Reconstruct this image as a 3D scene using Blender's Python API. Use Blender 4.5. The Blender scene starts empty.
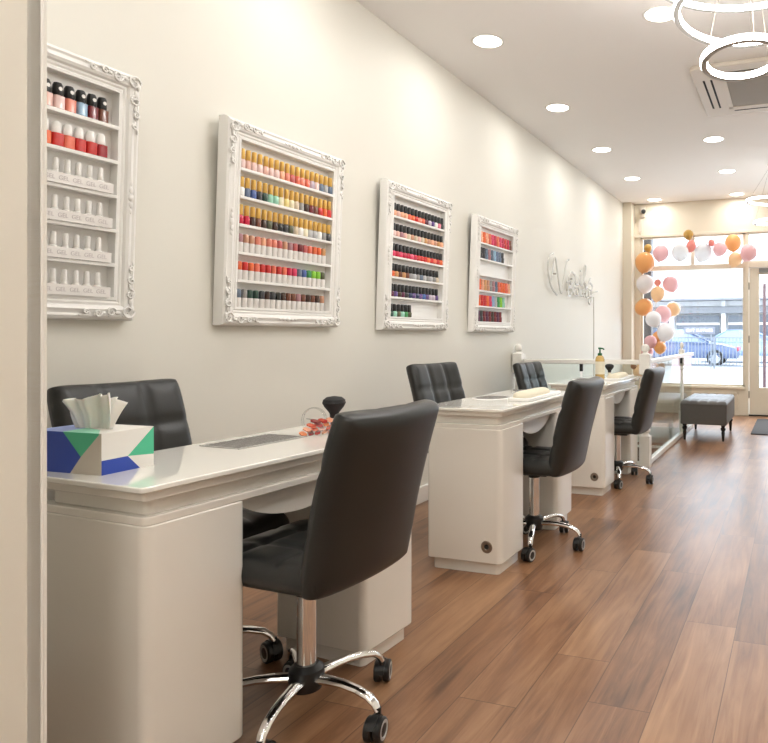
import bpy, bmesh, math, random
from mathutils import Vector, Matrix
random.seed(7)
PI = math.pi
R = math.radians
scene = bpy.context.scene
COL = scene.collection

# ------------------------------------------------------------------ camera
cam_d = bpy.data.cameras.new('camera')
cam_d.sensor_width = 36.0
cam_d.lens = 680 / 768 * 36.0
cam_d.shift_x = (384 - 560) / 768
cam_d.shift_y = (335 - 371.5) / 768
cam_d.clip_start = 0.05
cam_d.clip_end = 300
cam = bpy.data.objects.new('camera', cam_d)
COL.objects.link(cam)
cam.location = (0, 0, 1.14)
cam.rotation_euler = (R(90), 0, R(19.2))
scene.camera = cam

# ------------------------------------------------------------------ world, sun, exposure
world = bpy.data.worlds.new('overcast_sky')
scene.world = world
world.use_nodes = True
bg = world.node_tree.nodes['Background']
bg.inputs['Color'].default_value = (0.80, 0.89, 1.0, 1)
bg.inputs['Strength'].default_value = 5.5
sun_d = bpy.data.lights.new('sun', 'SUN')
sun_d.energy = 2.0
sun_d.angle = R(20)
sun = bpy.data.objects.new('sun', sun_d)
COL.objects.link(sun)
sun.rotation_euler = (R(38), R(10), R(200))
DOWNLIGHT_W = 2.0
vs = scene.view_settings
vs.view_transform = 'Standard'
vs.look = 'None'
vs.gamma = 1
vs.use_curve_mapping = False
vs.exposure = 0.30

# ------------------------------------------------------------------ materials
def lin(c):
    return tuple((v / 12.92 if v <= 0.04045 else ((v + 0.055) / 1.055) ** 2.4) for v in c)
def rgb(r, g, b):
    return lin((r / 255, g / 255, b / 255))
def mat(name, col, rough=0.5, metal=0.0, emit=None, es=0.0, coat=0.0, noise=0.0, nscale=8.0, bump=0.0, bscale=60.0, trans=0.0, alpha=1.0, sub=0.0):
    m = bpy.data.materials.new(name)
    m.use_nodes = True
    nt = m.node_tree
    b = nt.nodes['Principled BSDF']
    b.inputs['Base Color'].default_value = (*col, 1)
    b.inputs['Roughness'].default_value = rough
    b.inputs['Metallic'].default_value = metal
    b.inputs['Coat Weight'].default_value = coat
    b.inputs['Transmission Weight'].default_value = trans
    b.inputs['Alpha'].default_value = alpha
    if sub:
        b.inputs['Subsurface Weight'].default_value = sub
        b.inputs['Subsurface Radius'].default_value = (0.03, 0.02, 0.015)
    if emit:
        b.inputs['Emission Color'].default_value = (*emit, 1)
        b.inputs['Emission Strength'].default_value = es
    if noise or bump:
        tc = nt.nodes.new('ShaderNodeTexCoord')
        n = nt.nodes.new('ShaderNodeTexNoise')
        n.inputs['Scale'].default_value = nscale
        n.inputs['Detail'].default_value = 4
        nt.links.new(tc.outputs['Object'], n.inputs['Vector'])
        if noise:
            mx = nt.nodes.new('ShaderNodeMix')
            mx.data_type = 'RGBA'
            mx.inputs[6].default_value = (*[max(0, c * (1 - noise)) for c in col], 1)
            mx.inputs[7].default_value = (*[min(1, c * (1 + noise)) for c in col], 1)
            nt.links.new(n.outputs['Fac'], mx.inputs[0])
            nt.links.new(mx.outputs[2], b.inputs['Base Color'])
        if bump:
            n2 = nt.nodes.new('ShaderNodeTexNoise')
            n2.inputs['Scale'].default_value = bscale
            n2.inputs['Detail'].default_value = 3
            nt.links.new(tc.outputs['Object'], n2.inputs['Vector'])
            bp = nt.nodes.new('ShaderNodeBump')
            bp.inputs['Strength'].default_value = bump
            bp.inputs['Distance'].default_value = 0.002
            nt.links.new(n2.outputs['Fac'], bp.inputs['Height'])
            nt.links.new(bp.outputs['Normal'], b.inputs['Normal'])
    return m

def glass_mat(name, tint, refl=0.08, rough=0.0):
    m = bpy.data.materials.new(name)
    m.use_nodes = True
    nt = m.node_tree
    nt.nodes.clear()
    out = nt.nodes.new('ShaderNodeOutputMaterial')
    mix = nt.nodes.new('ShaderNodeMixShader')
    tr = nt.nodes.new('ShaderNodeBsdfTransparent')
    gl = nt.nodes.new('ShaderNodeBsdfGlossy')
    tr.inputs['Color'].default_value = (*tint, 1)
    gl.inputs['Roughness'].default_value = rough
    lw = nt.nodes.new('ShaderNodeLayerWeight')      # Schlick reflectance, the same from both sides
    lw.inputs['Blend'].default_value = 0.5
    pw = nt.nodes.new('ShaderNodeMath'); pw.operation = 'POWER'; pw.inputs[1].default_value = 5.0
    nt.links.new(lw.outputs['Facing'], pw.inputs[0])
    ma = nt.nodes.new('ShaderNodeMath')
    ma.operation = 'MULTIPLY_ADD'
    ma.inputs[1].default_value = 0.9
    ma.inputs[2].default_value = 0.02 + refl
    ma.use_clamp = True
    nt.links.new(pw.outputs[0], ma.inputs[0])
    nt.links.new(ma.outputs[0], mix.inputs[0])
    nt.links.new(tr.outputs[0], mix.inputs[1])
    nt.links.new(gl.outputs[0], mix.inputs[2])
    nt.links.new(mix.outputs[0], out.inputs['Surface'])
    return m

def wood_floor_mat():
    m = bpy.data.materials.new('walnut_planks')
    m.use_nodes = True
    nt = m.node_tree
    N, L = nt.nodes, nt.links
    b = N['Principled BSDF']
    tc = N.new('ShaderNodeTexCoord')
    sep = N.new('ShaderNodeSeparateXYZ')
    L.new(tc.outputs['Object'], sep.inputs[0])
    def math_(op, a, bb=None, c=None):
        n = N.new('ShaderNodeMath')
        n.operation = op
        for i, v in enumerate((a, bb, c)):
            if v is None:
                continue
            if isinstance(v, (int, float)):
                n.inputs[i].default_value = v
            else:
                L.new(v, n.inputs[i])
        return n.outputs[0]
    W, LEN = 0.196, 1.25
    xs = math_('DIVIDE', math_('ADD', sep.outputs[0], 0.2225), W)
    ix = math_('FLOOR', xs)
    fx = math_('SUBTRACT', xs, ix)
    wn = N.new('ShaderNodeTexWhiteNoise')
    wn.noise_dimensions = '1D'
    L.new(ix, wn.inputs['W'])
    ys = math_('ADD', math_('DIVIDE', sep.outputs[1], LEN), math_('MULTIPLY', wn.outputs['Value'], 5.0))
    iy = math_('FLOOR', ys)
    fy = math_('SUBTRACT', ys, iy)
    comb = N.new('ShaderNodeCombineXYZ')
    L.new(ix, comb.inputs[0]); L.new(iy, comb.inputs[1])
    wp = N.new('ShaderNodeTexWhiteNoise')
    wp.noise_dimensions = '2D'
    L.new(comb.outputs[0], wp.inputs['Vector'])
    # grain
    gv = N.new('ShaderNodeCombineXYZ')
    L.new(math_('MULTIPLY', sep.outputs[0], 26.0), gv.inputs[0])
    L.new(math_('ADD', math_('MULTIPLY', sep.outputs[1], 1.6), math_('MULTIPLY', wp.outputs['Value'], 40.0)), gv.inputs[1])
    L.new(math_('MULTIPLY', wp.outputs['Value'], 17.0), gv.inputs[2])
    g = N.new('ShaderNodeTexNoise')
    g.inputs['Scale'].default_value = 1.0
    g.inputs['Detail'].default_value = 6
    g.inputs['Roughness'].default_value = 0.62
    g.inputs['Distortion'].default_value = 1.3
    L.new(gv.outputs[0], g.inputs['Vector'])
    bv = N.new('ShaderNodeCombineXYZ')
    L.new(math_('MULTIPLY', sep.outputs[0], 6.0), bv.inputs[0])
    L.new(math_('ADD', math_('MULTIPLY', sep.outputs[1], 1.7), math_('MULTIPLY', wp.outputs['Value'], 90.0)), bv.inputs[1])
    g2 = N.new('ShaderNodeTexNoise')
    g2.inputs['Scale'].default_value = 1.0
    g2.inputs['Detail'].default_value = 3
    L.new(bv.outputs[0], g2.inputs['Vector'])
    val = math_('ADD', math_('ADD', math_('MULTIPLY', g.outputs['Fac'], 0.55), math_('MULTIPLY', g2.outputs['Fac'], 0.55)), math_('MULTIPLY', math_('SUBTRACT', wp.outputs['Value'], 0.5), 0.16))
    cr = N.new('ShaderNodeValToRGB')
    e = cr.color_ramp.elements
    e[0].position = 0.34; e[0].color = (*rgb(84, 56, 38), 1)
    e[1].position = 0.78; e[1].color = (*rgb(170, 130, 96), 1)
    k = cr.color_ramp.elements.new(0.53); k.color = (*rgb(134, 94, 65), 1)
    L.new(val, cr.inputs[0])
    ex = math_('MULTIPLY', math_('MINIMUM', fx, math_('SUBTRACT', 1.0, fx)), W)
    ey = math_('MULTIPLY', math_('MINIMUM', fy, math_('SUBTRACT', 1.0, fy)), LEN)
    edge = math_('LESS_THAN', math_('MINIMUM', ex, ey), 0.0016)
    mx = N.new('ShaderNodeMix'); mx.data_type = 'RGBA'
    L.new(math_('MULTIPLY', edge, 0.6), mx.inputs[0])
    L.new(cr.outputs[0], mx.inputs[6])
    mx.inputs[7].default_value = (*rgb(52, 32, 20), 1)
    L.new(mx.outputs[2], b.inputs['Base Color'])
    L.new(math_('ADD', math_('MULTIPLY', g.outputs['Fac'], 0.12), 0.27), b.inputs['Roughness'])
    b.inputs['Specular IOR Level'].default_value = 0.55
    bp = N.new('ShaderNodeBump')
    bp.inputs['Strength'].default_value = 0.12
    bp.inputs['Distance'].default_value = 0.002
    L.new(math_('SUBTRACT', g.outputs['Fac'], edge), bp.inputs['Height'])
    L.new(bp.outputs[0], b.inputs['Normal'])
    return m

M = {
    'wall': mat('wall_paint', rgb(228, 225, 215), 0.55, noise=0.012, nscale=1.5, bump=0.05, bscale=90),
    'ceil': mat('ceiling_paint', rgb(243, 240, 237), 0.7, noise=0.01, nscale=2),
    'cream': mat('cream_gloss_paint', rgb(222, 212, 193), 0.35),
    'trim': mat('white_gloss_paint', rgb(238, 235, 228), 0.25),
    'floor': wood_floor_mat(),
    'white': mat('white_lacquer', rgb(236, 231, 222), 0.22, coat=0.3),
    'desktop': mat('white_glass_top', rgb(240, 238, 230), 0.06, coat=0.6),
    'frame': mat('white_moulded_frame', rgb(240, 238, 234), 0.38),
    'leather': mat('black_leatherette', rgb(35, 36, 35), 0.36, bump=0.18, bscale=220, noise=0.06, nscale=14),
    'chrome': mat('chrome', (0.82, 0.82, 0.82), 0.09, 1.0),
    'plastic': mat('black_plastic', rgb(24, 24, 24), 0.4),
    'ring': mat('grey_wheel_ring', rgb(176, 176, 174), 0.35),
    'steel': mat('brushed_steel', rgb(150, 140, 128), 0.35, 0.9),
    'hole': mat('dark_hole', rgb(28, 26, 24), 0.8),
    'grille': mat('grey_grille', rgb(178, 176, 172), 0.45, 0.3),
    'slot': mat('grille_slot', rgb(96, 92, 88), 0.7),
    'pane': glass_mat('window_glass', (0.97, 0.98, 0.98), 0.02),
    'rail_glass': glass_mat('balustrade_glass', (0.93, 0.97, 0.96), 0.0),
    'clear': glass_mat('clear_acrylic', (0.93, 0.93, 0.92), 0.08),
    'satin': mat('satin_aluminium', rgb(186, 184, 180), 0.55, 0.2),
    'led': mat('led_strip', (1, 1, 1), 0.5, emit=(1.0, 0.985, 0.96), es=27.0),
    'led_dim': mat('dimmer_led_strip', (1, 1, 1), 0.5, emit=(1.0, 0.985, 0.96), es=6.0),
    'lamp': mat('downlight_diffuser', (1, 1, 1), 0.5, emit=(1.0, 0.95, 0.88), es=6.0),
    'acgrey': mat('ac_filter_mesh', rgb(150, 142, 130), 0.6),
    'acwhite': mat('ac_panel_plastic', rgb(214, 204, 190), 0.45),
    'mat': mat('charcoal_mat', rgb(62, 60, 60), 0.9, bump=0.6, bscale=300, noise=0.15, nscale=60),
    'tuft': mat('grey_velvet', rgb(84, 80, 77), 0.42, noise=0.12, nscale=25),
    'blackwood': mat('black_lacquered_wood', rgb(26, 24, 23), 0.25),
    'paper': mat('white_tissue', rgb(246, 244, 238), 0.8, sub=0.2),
    'blue': mat('blue_card', rgb(48, 78, 178), 0.45),
    'green': mat('green_card', rgb(84, 196, 152), 0.45),
    'card': mat('white_card', rgb(238, 234, 228), 0.45),
    'beige': mat('pale_grey_card', rgb(214, 205, 192), 0.45),
    'gold': mat('gold_cap', rgb(240, 196, 108), 0.35, 0.45),
    'blackcap': mat('black_cap', rgb(28, 28, 28), 0.3),
    'whitecap': mat('white_cap', rgb(244, 242, 238), 0.3),
    'label': mat('white_label', rgb(238, 234, 230), 0.4),
    'ink': mat('grey_print', rgb(200, 192, 192), 0.6),
    'bristle': mat('black_bristles', rgb(26, 26, 28), 0.7, bump=0.8, bscale=400),
    'towel': mat('cream_towel', rgb(236, 228, 205), 0.95, bump=0.7, bscale=250),
    'asphalt': mat('grey_asphalt', rgb(150, 152, 156), 0.85, noise=0.1, nscale=3),
    'paving': mat('pale_paving', rgb(198, 197, 195), 0.8, noise=0.05, nscale=2),
    'facade': mat('white_render', rgb(240, 240, 240), 0.7),
    'greyband': mat('grey_fascia', rgb(120, 122, 126), 0.6),
    'darkwin': mat('dark_shop_glass', rgb(74, 82, 92), 0.12),
    'carblue': mat('dark_blue_car_paint', rgb(46, 66, 104), 0.25, 0.2, coat=0.8),
    'carsilver': mat('pale_blue_car_paint', rgb(118, 142, 178), 0.25, 0.2, coat=0.8),
    'carglass': mat('car_glass', rgb(116, 136, 160), 0.08, coat=0.5),
    'tyre': mat('tyre_rubber', rgb(30, 30, 32), 0.8),
    'alloy': mat('alloy_wheel', rgb(190, 192, 196), 0.3, 0.6),
    'taillamp': mat('red_tail_lamp', rgb(170, 40, 62), 0.2),
    'galv': mat('galvanised_rail', rgb(120, 126, 134), 0.5, 0.4),
    'darkpost': mat('dark_grey_post', rgb(84, 82, 86), 0.5),
    'redpost': mat('dull_red_pole', rgb(74, 46, 50), 0.5),
    'signblack': mat('dark_sign_border', rgb(104, 106, 116), 0.5),
    'signwhite': mat('white_sign_letters', rgb(240, 240, 246), 0.5),
    'neon': mat('unlit_white_tube', rgb(216, 214, 208), 0.12, coat=0.8),
    'cord': mat('thin_cord', rgb(190, 180, 165), 0.6),
    'amber': mat('amber_lotion', rgb(206, 172, 104), 0.15, coat=0.5),
    'pump': mat('green_pump', rgb(40, 104, 60), 0.3),
    'stairs': mat('brown_stair_carpet', rgb(104, 74, 54), 0.8, noise=0.1, nscale=30),
    'wellwall': mat('stairwell_paint', rgb(214, 210, 202), 0.6),
    'grey': mat('mid_grey_plastic', rgb(120, 118, 114), 0.5),
}
_cm = {}
def cmat(name, c, rough=0.22, sub=0.0, metal=0.0):
    k = (name, rough)
    if k not in _cm:
        _cm[k] = mat(name.replace(' ', '_') + '_tint', rgb(*c), rough, metal, coat=0.5, sub=sub)
    return _cm[k]

# ------------------------------------------------------------------ mesh helpers
class MB:
    def __init__(self):
        self.v, self.f, self.mi = [], [], []
    def add(self, verts, faces, mi=0):
        o = len(self.v)
        self.v += [tuple(p) for p in verts]
        self.f += [tuple(i + o for i in f) for f in faces]
        self.mi += [mi] * len(faces) if isinstance(mi, int) else list(mi)
        return self
    def box(self, x0, x1, y0, y1, z0, z1, mi=0):
        v = [(x, y, z) for x in (x0, x1) for y in (y0, y1) for z in (z0, z1)]
        f = [(0, 1, 3, 2), (4, 6, 7, 5), (0, 4, 5, 1), (2, 3, 7, 6), (0, 2, 6, 4), (1, 5, 7, 3)]
        return self.add(v, f, mi)
    def prism(self, pts, z0, z1, mi=0):   # outline in xy, counter-clockwise
        n = len(pts)
        v = [(x, y, z0) for x, y in pts] + [(x, y, z1) for x, y in pts]
        f = [tuple(range(n - 1, -1, -1)), tuple(range(n, 2 * n))] + [(i, (i + 1) % n, n + (i + 1) % n, n + i) for i in range(n)]
        return self.add(v, f, mi)
    def rprism(self, x0, x1, y0, y1, z0, z1, r, seg=5, mi=0):
        pts = []
        for cx, cy, a in ((x1 - r, y0 + r, -90), (x1 - r, y1 - r, 0), (x0 + r, y1 - r, 90), (x0 + r, y0 + r, 180)):
            for k in range(seg + 1):
                t = R(a + 90 * k / seg)
                pts.append((cx + r * math.cos(t), cy + r * math.sin(t)))
        return self.prism(pts, z0, z1, mi)
    def lathe(self, prof, seg=24, M4=None, mi=0, closed=True):
        # prof: (r, z) or (r, z, mi) up the axis
        v, f, ms = [], [], []
        n = len(prof)
        for p in prof:
            for k in range(seg):
                a = 2 * PI * k / seg
                v.append(Vector((p[0] * math.cos(a), p[0] * math.sin(a), p[1])))
        for i in range(n - 1):
            m_ = prof[i][2] if len(prof[i]) > 2 else mi
            for k in range(seg):
                k2 = (k + 1) % seg
                f.append((i * seg + k, i * seg + k2, (i + 1) * seg + k2, (i + 1) * seg + k)); ms.append(m_)
        if closed:
            f.append(tuple(range(seg - 1, -1, -1))); ms.append(prof[0][2] if len(prof[0]) > 2 else mi)
            f.append(tuple((n - 1) * seg + k for k in range(seg))); ms.append(prof[-1][2] if len(prof[-1]) > 2 else mi)
        if M4:
            v = [M4 @ p for p in v]
        return self.add(v, f, ms)
    def cyl(self, p0, p1, r0, r1=None, seg=16, mi=0):
        p0, p1 = Vector(p0), Vector(p1)
        d = p1 - p0
        M4 = Matrix.Translation(p0) @ d.to_track_quat('Z', 'Y').to_matrix().to_4x4()
        return self.lathe([(r0, 0), (r0 if r1 is None else r1, d.length)], seg, M4, mi)
    def tube(self, pts, r, seg=8, mi=0, flat=1.0, loop=False):
        pts = [Vector(p) for p in pts]
        n = len(pts)
        rs = r if isinstance(r, (list, tuple)) else [r] * n
        v, f = [], []
        up = Vector((0, 0, 1))
        for i, p in enumerate(pts):
            a = pts[(i - 1) % n] if (loop or i > 0) else p
            b = pts[(i + 1) % n] if (loop or i < n - 1) else p
            t = (b - a).normalized()
            ref = up if abs(t.z) < 0.95 else Vector((1, 0, 0))
            s = t.cross(ref).normalized()
            u = s.cross(t)
            for k in range(seg):
                an = 2 * PI * k / seg
                v.append(p + s * math.cos(an) * rs[i] + u * math.sin(an) * rs[i] * flat)
        for i in range(n if loop else n - 1):
            j = (i + 1) % n
            for k in range(seg):
                k2 = (k + 1) % seg
                f.append((i * seg + k, i * seg + k2, j * seg + k2, j * seg + k))
        if not loop:
            f.append(tuple(range(seg - 1, -1, -1)))
            f.append(tuple((n - 1) * seg + k for k in range(seg)))
        return self.add(v, f, mi)
    def sphere(self, c, r, seg=16, rings=10, sc=(1, 1, 1), mi=0):
        v, f = [], []
        c = Vector(c)
        v.append(c + Vector((0, 0, -r * sc[2])))
        for i in range(1, rings):
            a = -PI / 2 + PI * i / rings
            for k in range(seg):
                t = 2 * PI * k / seg
                v.append(c + Vector((r * sc[0] * math.cos(a) * math.cos(t), r * sc[1] * math.cos(a) * math.sin(t), r * sc[2] * math.sin(a))))
        v.append(c + Vector((0, 0, r * sc[2])))
        for k in range(seg):
            f.append((0, 1 + (k + 1) % seg, 1 + k))
        for i in range(rings - 2):
            for k in range(seg):
                k2 = (k + 1) % seg
                f.append((1 + i * seg + k, 1 + i * seg + k2, 1 + (i + 1) * seg + k2, 1 + (i + 1) * seg + k))
        top = len(v) - 1
        for k in range(seg):
            f.append((top, 1 + (rings - 2) * seg + k, 1 + (rings - 2) * seg + (k + 1) % seg))
        return self.add(v, f, mi)
    def build(self, name, mats, parent=None, smooth=35, bevel=0.0, bseg=2, loc=(0, 0, 0), rot=(0, 0, 0)):
        me = bpy.data.meshes.new(name)
        me.from_pydata(self.v, [], self.f)
        if not isinstance(mats, (list, tuple)):
            mats = [mats]
        for m in mats:
            me.materials.append(m)
        for p, i in zip(me.polygons, self.mi):
            p.material_index = i
        bm = bmesh.new()
        bm.from_mesh(me)
        bmesh.ops.recalc_face_normals(bm, faces=bm.faces)
        bm.to_mesh(me)
        bm.free()
        if smooth:
            me.shade_smooth()
            me.set_sharp_from_angle(angle=R(smooth))
        o = bpy.data.objects.new(name, me)
        COL.objects.link(o)
        o.location = loc
        o.rotation_euler = rot
        if parent:
            o.parent = parent
        if bevel:
            b = o.modifiers.new('bevel', 'BEVEL')
            b.width = bevel; b.segments = bseg; b.limit_method = 'ANGLE'; b.angle_limit = R(40)
            b.harden_normals = False
        return o

def tag(o, label=None, cat=None, group=None, kind=None):
    if label: o['label'] = label
    if cat: o['category'] = cat
    if group: o['group'] = group
    if kind: o['kind'] = kind
    return o
def empty(name, loc=(0, 0, 0), rot=(0, 0, 0), label=None, cat=None, group=None, kind=None):
    o = bpy.data.objects.new(name, None)
    o.empty_display_size = 0.1
    COL.objects.link(o)
    o.location = loc; o.rotation_euler = rot
    return tag(o, label, cat, group, kind)
def copy_tree(o, parent=None):
    c = o.copy()
    COL.objects.link(c)
    c.parent = parent
    for ch in list(o.children):
        copy_tree(ch, c)
    return c
def text_mesh(s, size, name, m, parent, loc, rot, extrude=0.0008, align='CENTER'):
    cu = bpy.data.curves.new(name, 'FONT')
    cu.body = s; cu.size = size; cu.extrude = extrude
    cu.align_x = align; cu.align_y = 'CENTER'
    t = bpy.data.objects.new(name, cu)
    me = bpy.data.meshes.new_from_object(t)
    bpy.data.objects.remove(t)
    me.materials.clear(); me.materials.append(m)
    o = bpy.data.objects.new(name, me)
    COL.objects.link(o)
    o.location = loc; o.rotation_euler = rot; o.parent = parent
    return o

# ------------------------------------------------------------------ setting
XL, XR, YB, YF, H = -2.42, 1.60, -2.2, 9.95, 3.084
WX0, WX1, WY0, WY1 = -2.36, -1.27, 5.84, 8.35     # stairwell opening
def struct(name, mb, m, parent=None, **k):
    o = mb.build(name, m, parent, **k)
    o['kind'] = 'structure'
    return o
fl = MB()
fl.box(XL, XR, YB, WY0, -0.12, 0).box(XL, XR, WY1, YF + 0.15, -0.12, 0)
fl.box(WX1, XR, WY0, WY1, -0.12, 0).box(XL, WX0, WY0, WY1, -0.12, 0)
struct('floor', fl, M['floor'], smooth=0)
struct('ceiling', MB().box(XL - .1, XR + .1, YB - .1, YF + .2, H, H + 0.12), M['ceil'], smooth=0)
struct('wall_left', MB().box(XL - 0.12, XL, YB - .1, YF + .15, 0, H), M['wall'], smooth=0)
struct('wall_right', MB().box(XR, XR + 0.12, YB - .1, YF + .15, 0, H), M['wall'], smooth=0)
struct('wall_back', MB().box(XL, XR, YB - 0.12, YB, 0, H), M['wall'], smooth=0)
wf = MB()
wf.box(XL, XR, YF, YF + 0.15, 2.60, H)                    # header over the shopfront
wf.box(XL, XR, YF - 0.03, YF, 2.585, 2.625)                # lip
wf.box(XL, -2.284, YF - 0.2, YF + 0.15, 0, H)              # pilaster in the corner
wf.box(-2.284, -2.20, YF, YF + 0.15, 0, 2.6)               # reveal
wf.box(-2.20, -0.69, YF, YF + 0.15, 0, 0.40)               # stall riser
wf.box(0.36, XR, YF, YF + 0.15, 0, 0.40)
struct('wall_front', wf, M['cream'], smooth=0, bevel=0.004)
# panel mouldings on the stall riser
tr = MB()
for x0, x1 in ((-2.12, -0.78), (0.44, 1.52)):
    for a in ((x0, x1, 0.30, 0.32), (x0, x1, 0.09, 0.11)):
        tr.box(a[0], a[1], YF - 0.012, YF, a[2], a[3])
    for xx in (x0, x1 - 0.02):
        tr.box(xx, xx + 0.02, YF - 0.012, YF, 0.09, 0.32)
struct('trim_1', tr, M['cream'], smooth=0, bevel=0.003)
# partition end close to the camera, splayed along the sight line, with a beaded corner
e1 = Vector((0.555, 0.832, 0)).normalized(); nrm = Vector((0.832, -0.555, 0)).normalized()
c0 = Vector((-1.370, 0.905, 0))
def quad_prism(c, w, d, z1):
    a = c; b = c - e1 * w; c2 = b - nrm * d; d2 = a - nrm * d
    return [(p.x, p.y) for p in (a, d2, c2, b)]
nib = MB().prism(quad_prism(c0, 1.45, 0.16, H)[::-1], 0, H)
nibo = struct('wall_nib', nib, mat('nib_paint', rgb(226, 220, 208), 0.5), smooth=0)
bead = MB()
cb = c0 + e1 * 0.009
bead.prism(quad_prism(cb, 0.030, 0.10, H)[::-1], 0, H)
bead.cyl((c0.x + e1.x * 0.002 + nrm.x * 0.0, c0.y + e1.y * 0.002, 0), (c0.x + e1.x * 0.002, c0.y + e1.y * 0.002, H), 0.003, seg=10)
struct('corner_bead', bead, M['trim'], nibo, smooth=40)
struct('baseboard_left', MB().box(XL, XL + 0.018, YB, WY0 - 0.05, 0, 0.11).box(XL, XL + 0.018, WY1, YF - 0.2, 0, 0.11), M['trim'], smooth=0, bevel=0.004)
struct('baseboard_right', MB().box(XR - 0.018, XR, YB, YF, 0, 0.11), M['trim'], smooth=0, bevel=0.004)

# shop window and door
def window(name, x0, x1, z0, z1, mull, transom):
    w = MB()
    y0, y1 = YF + 0.02, YF + 0.09
    t = 0.035
    w.box(x0, x0 + t, y0, y1, z0, z1).box(x1 - t, x1, y0, y1, z0, z1)
    w.box(x0, x1, y0, y1, z0, z0 + t).box(x0, x1, y0, y1, z1 - t, z1)
    w.box(x0, x1, y0 - 0.015, y1, transom - 0.035, transom + 0.035)
    for mx in mull:
        w.box(mx - 0.028, mx + 0.028, y0, y1, transom, z1)
    o = struct(name, w, M['cream'], smooth=0, bevel=0.003)
    for (a, b) in ((z0 + t, transom - 0.035), (transom + 0.035, z1 - t)):
        struct('pane', MB().box(x0 + t, x1 - t, y0 + 0.03, y0 + 0.036, a, b), M['pane'], o, smooth=0)
    struct('sill', MB().box(x0, x1, YF - 0.035, YF + 0.05, z0 - 0.025, z0 + 0.008), M['cream'], o, smooth=0, bevel=0.004)
    return o
window('window_1', -2.20, -0.69, 0.40, 2.60, [-1.43], 2.125)
window('window_2', 0.36, XR, 0.40, 2.60, [1.0], 2.125)
struct('trim_2', MB().box(-0.69, -0.64, YF - 0.01, YF + 0.12, 0, 2.6).box(0.31, 0.36, YF - 0.01, YF + 0.12, 0, 2.6).box(-0.64, 0.31, YF - 0.01, YF + 0.12, 2.09, 2.16), M['cream'], smooth=0, bevel=0.004)
fan = struct('window_3', MB().box(-0.64, 0.31, YF + 0.03, YF + 0.08, 2.16, 2.19).box(-0.64, 0.31, YF + 0.03, YF + 0.08, 2.57, 2.6), M['cream'], smooth=0)
struct('pane', MB().box(-0.64, 0.31, YF + 0.05, YF + 0.056, 2.19, 2.57), M['pane'], fan, smooth=0)
dr = MB()
dr.box(-0.635, -0.50, YF + 0.01, YF + 0.055, 0.015, 2.085).box(0.17, 0.305, YF + 0.01, YF + 0.055, 0.015, 2.085)
dr.box(-0.50, 0.17, YF + 0.01, YF + 0.055, 1.99, 2.085).box(-0.50, 0.17, YF + 0.01, YF + 0.055, 0.015, 0.40)
dr.box(-0.45, 0.12, YF + 0.002, YF + 0.01, 0.09, 0.33)
door = struct('door_1', dr, M['cream'], smooth=0, bevel=0.003)
struct('pane', MB().box(-0.50, 0.17, YF + 0.03, YF + 0.036, 0.40, 1.99), M['pane'], door, smooth=0)
for z in (0.3, 1.08, 1.83):
    struct('hinge', MB().cyl((-0.637, YF - 0.008, z - 0.05), (-0.637, YF - 0.008, z + 0.05), 0.008, seg=8), M['steel'], door)
struct('door_handle', MB().tube([(0.235, YF + 0.01, 0.95), (0.235, YF - 0.05, 0.97), (0.235, YF - 0.05, 1.23), (0.235, YF + 0.01, 1.25)], 0.011), M['chrome'], door)
struct('door_closer', MB().box(-0.50, -0.24, YF - 0.04, YF + 0.01, 2.015, 2.075), M['grey'], door, smooth=0, bevel=0.004)
struct('door_sill', MB().box(-0.64, 0.31, YF - 0.03, YF + 0.12, 0, 0.014), M['hole'], smooth=0)
# stairwell
sw = MB()
sw.box(WX0 - 0.03, WX0, WY0, WY1, -2.9, 0.004).box(WX1, WX1 + 0.03, WY0, WY1, -2.9, -0.121)
sw.box(WX0, WX1, WY0 - 0.03, WY0, -2.9, -0.121).box(WX0, WX1, WY1, WY1 + 0.03, -2.9, -0.121)
sw.box(WX0, WX1, WY0, WY1, -2.95, -2.9)
struct('wall_stairwell', sw, M['wellwall'], smooth=0)
st = MB()
ns = 9
for k in range(ns):
    y1 = WY1 - 0.27 * k
    zt = -0.195 * (k + 1)
    st.box(WX0 + 0.03, WX1 - 0.03, y1 - 0.27, y1, zt - 0.195 if k < ns - 1 else -2.0, zt, 0)
    st.box(WX0 + 0.03, WX1 - 0.03, y1 - 0.285, y1 - 0.255, zt - 0.02, zt + 0.006, 1)
struct('stairs', st, [M['stairs'], M['trim']], smooth=0)
struct('trim_3', MB().box(WX1 - 0.03, WX1, WY0, WY1, -0.13, 0.004).box(WX0, WX1, WY1 - 0.02, WY1, -0.13, 0.006).box(WX0, WX1, WY0, WY0 + 0.02, -0.13, 0.006), M['trim'], smooth=0)

# ------------------------------------------------------------------ outside
struct('ground', MB().box(-60, 40, YF + 0.15, 14.5, -0.2, -0.02, 0).box(-60, 40, 14.5, 90, -0.2, -0.06, 1), [M['paving'], M['asphalt']], smooth=0)
b = empty('street_building', (0, 42, 0), label='long white building with dark shopfronts across the street', cat='building')
w = MB()
w.box(-40, 20, 0, 8, 0, 1.2).box(-40, 20, 0, 8, 2.9, 9)
w.box(-40, 20, 0.3, 8, 1.2, 2.9)
w.build('wall', M['facade'], b, smooth=0)
fa = MB().box(-40, 20, -0.5, 0, 2.45, 2.85)
fa.build('fascia', M['greyband'], b, smooth=0)
MB().box(-40, 20, -1.2, 0, 3.2, 3.32).build('canopy', M['greyband'], b, smooth=0)
MB().box(-40, 20, -0.12, 0.0, 5.1, 5.18).box(-40, 20, -0.12, 0, 3.95, 4.0).build('ledge', M['beige'], b, smooth=0)
x = -38.0
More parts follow.
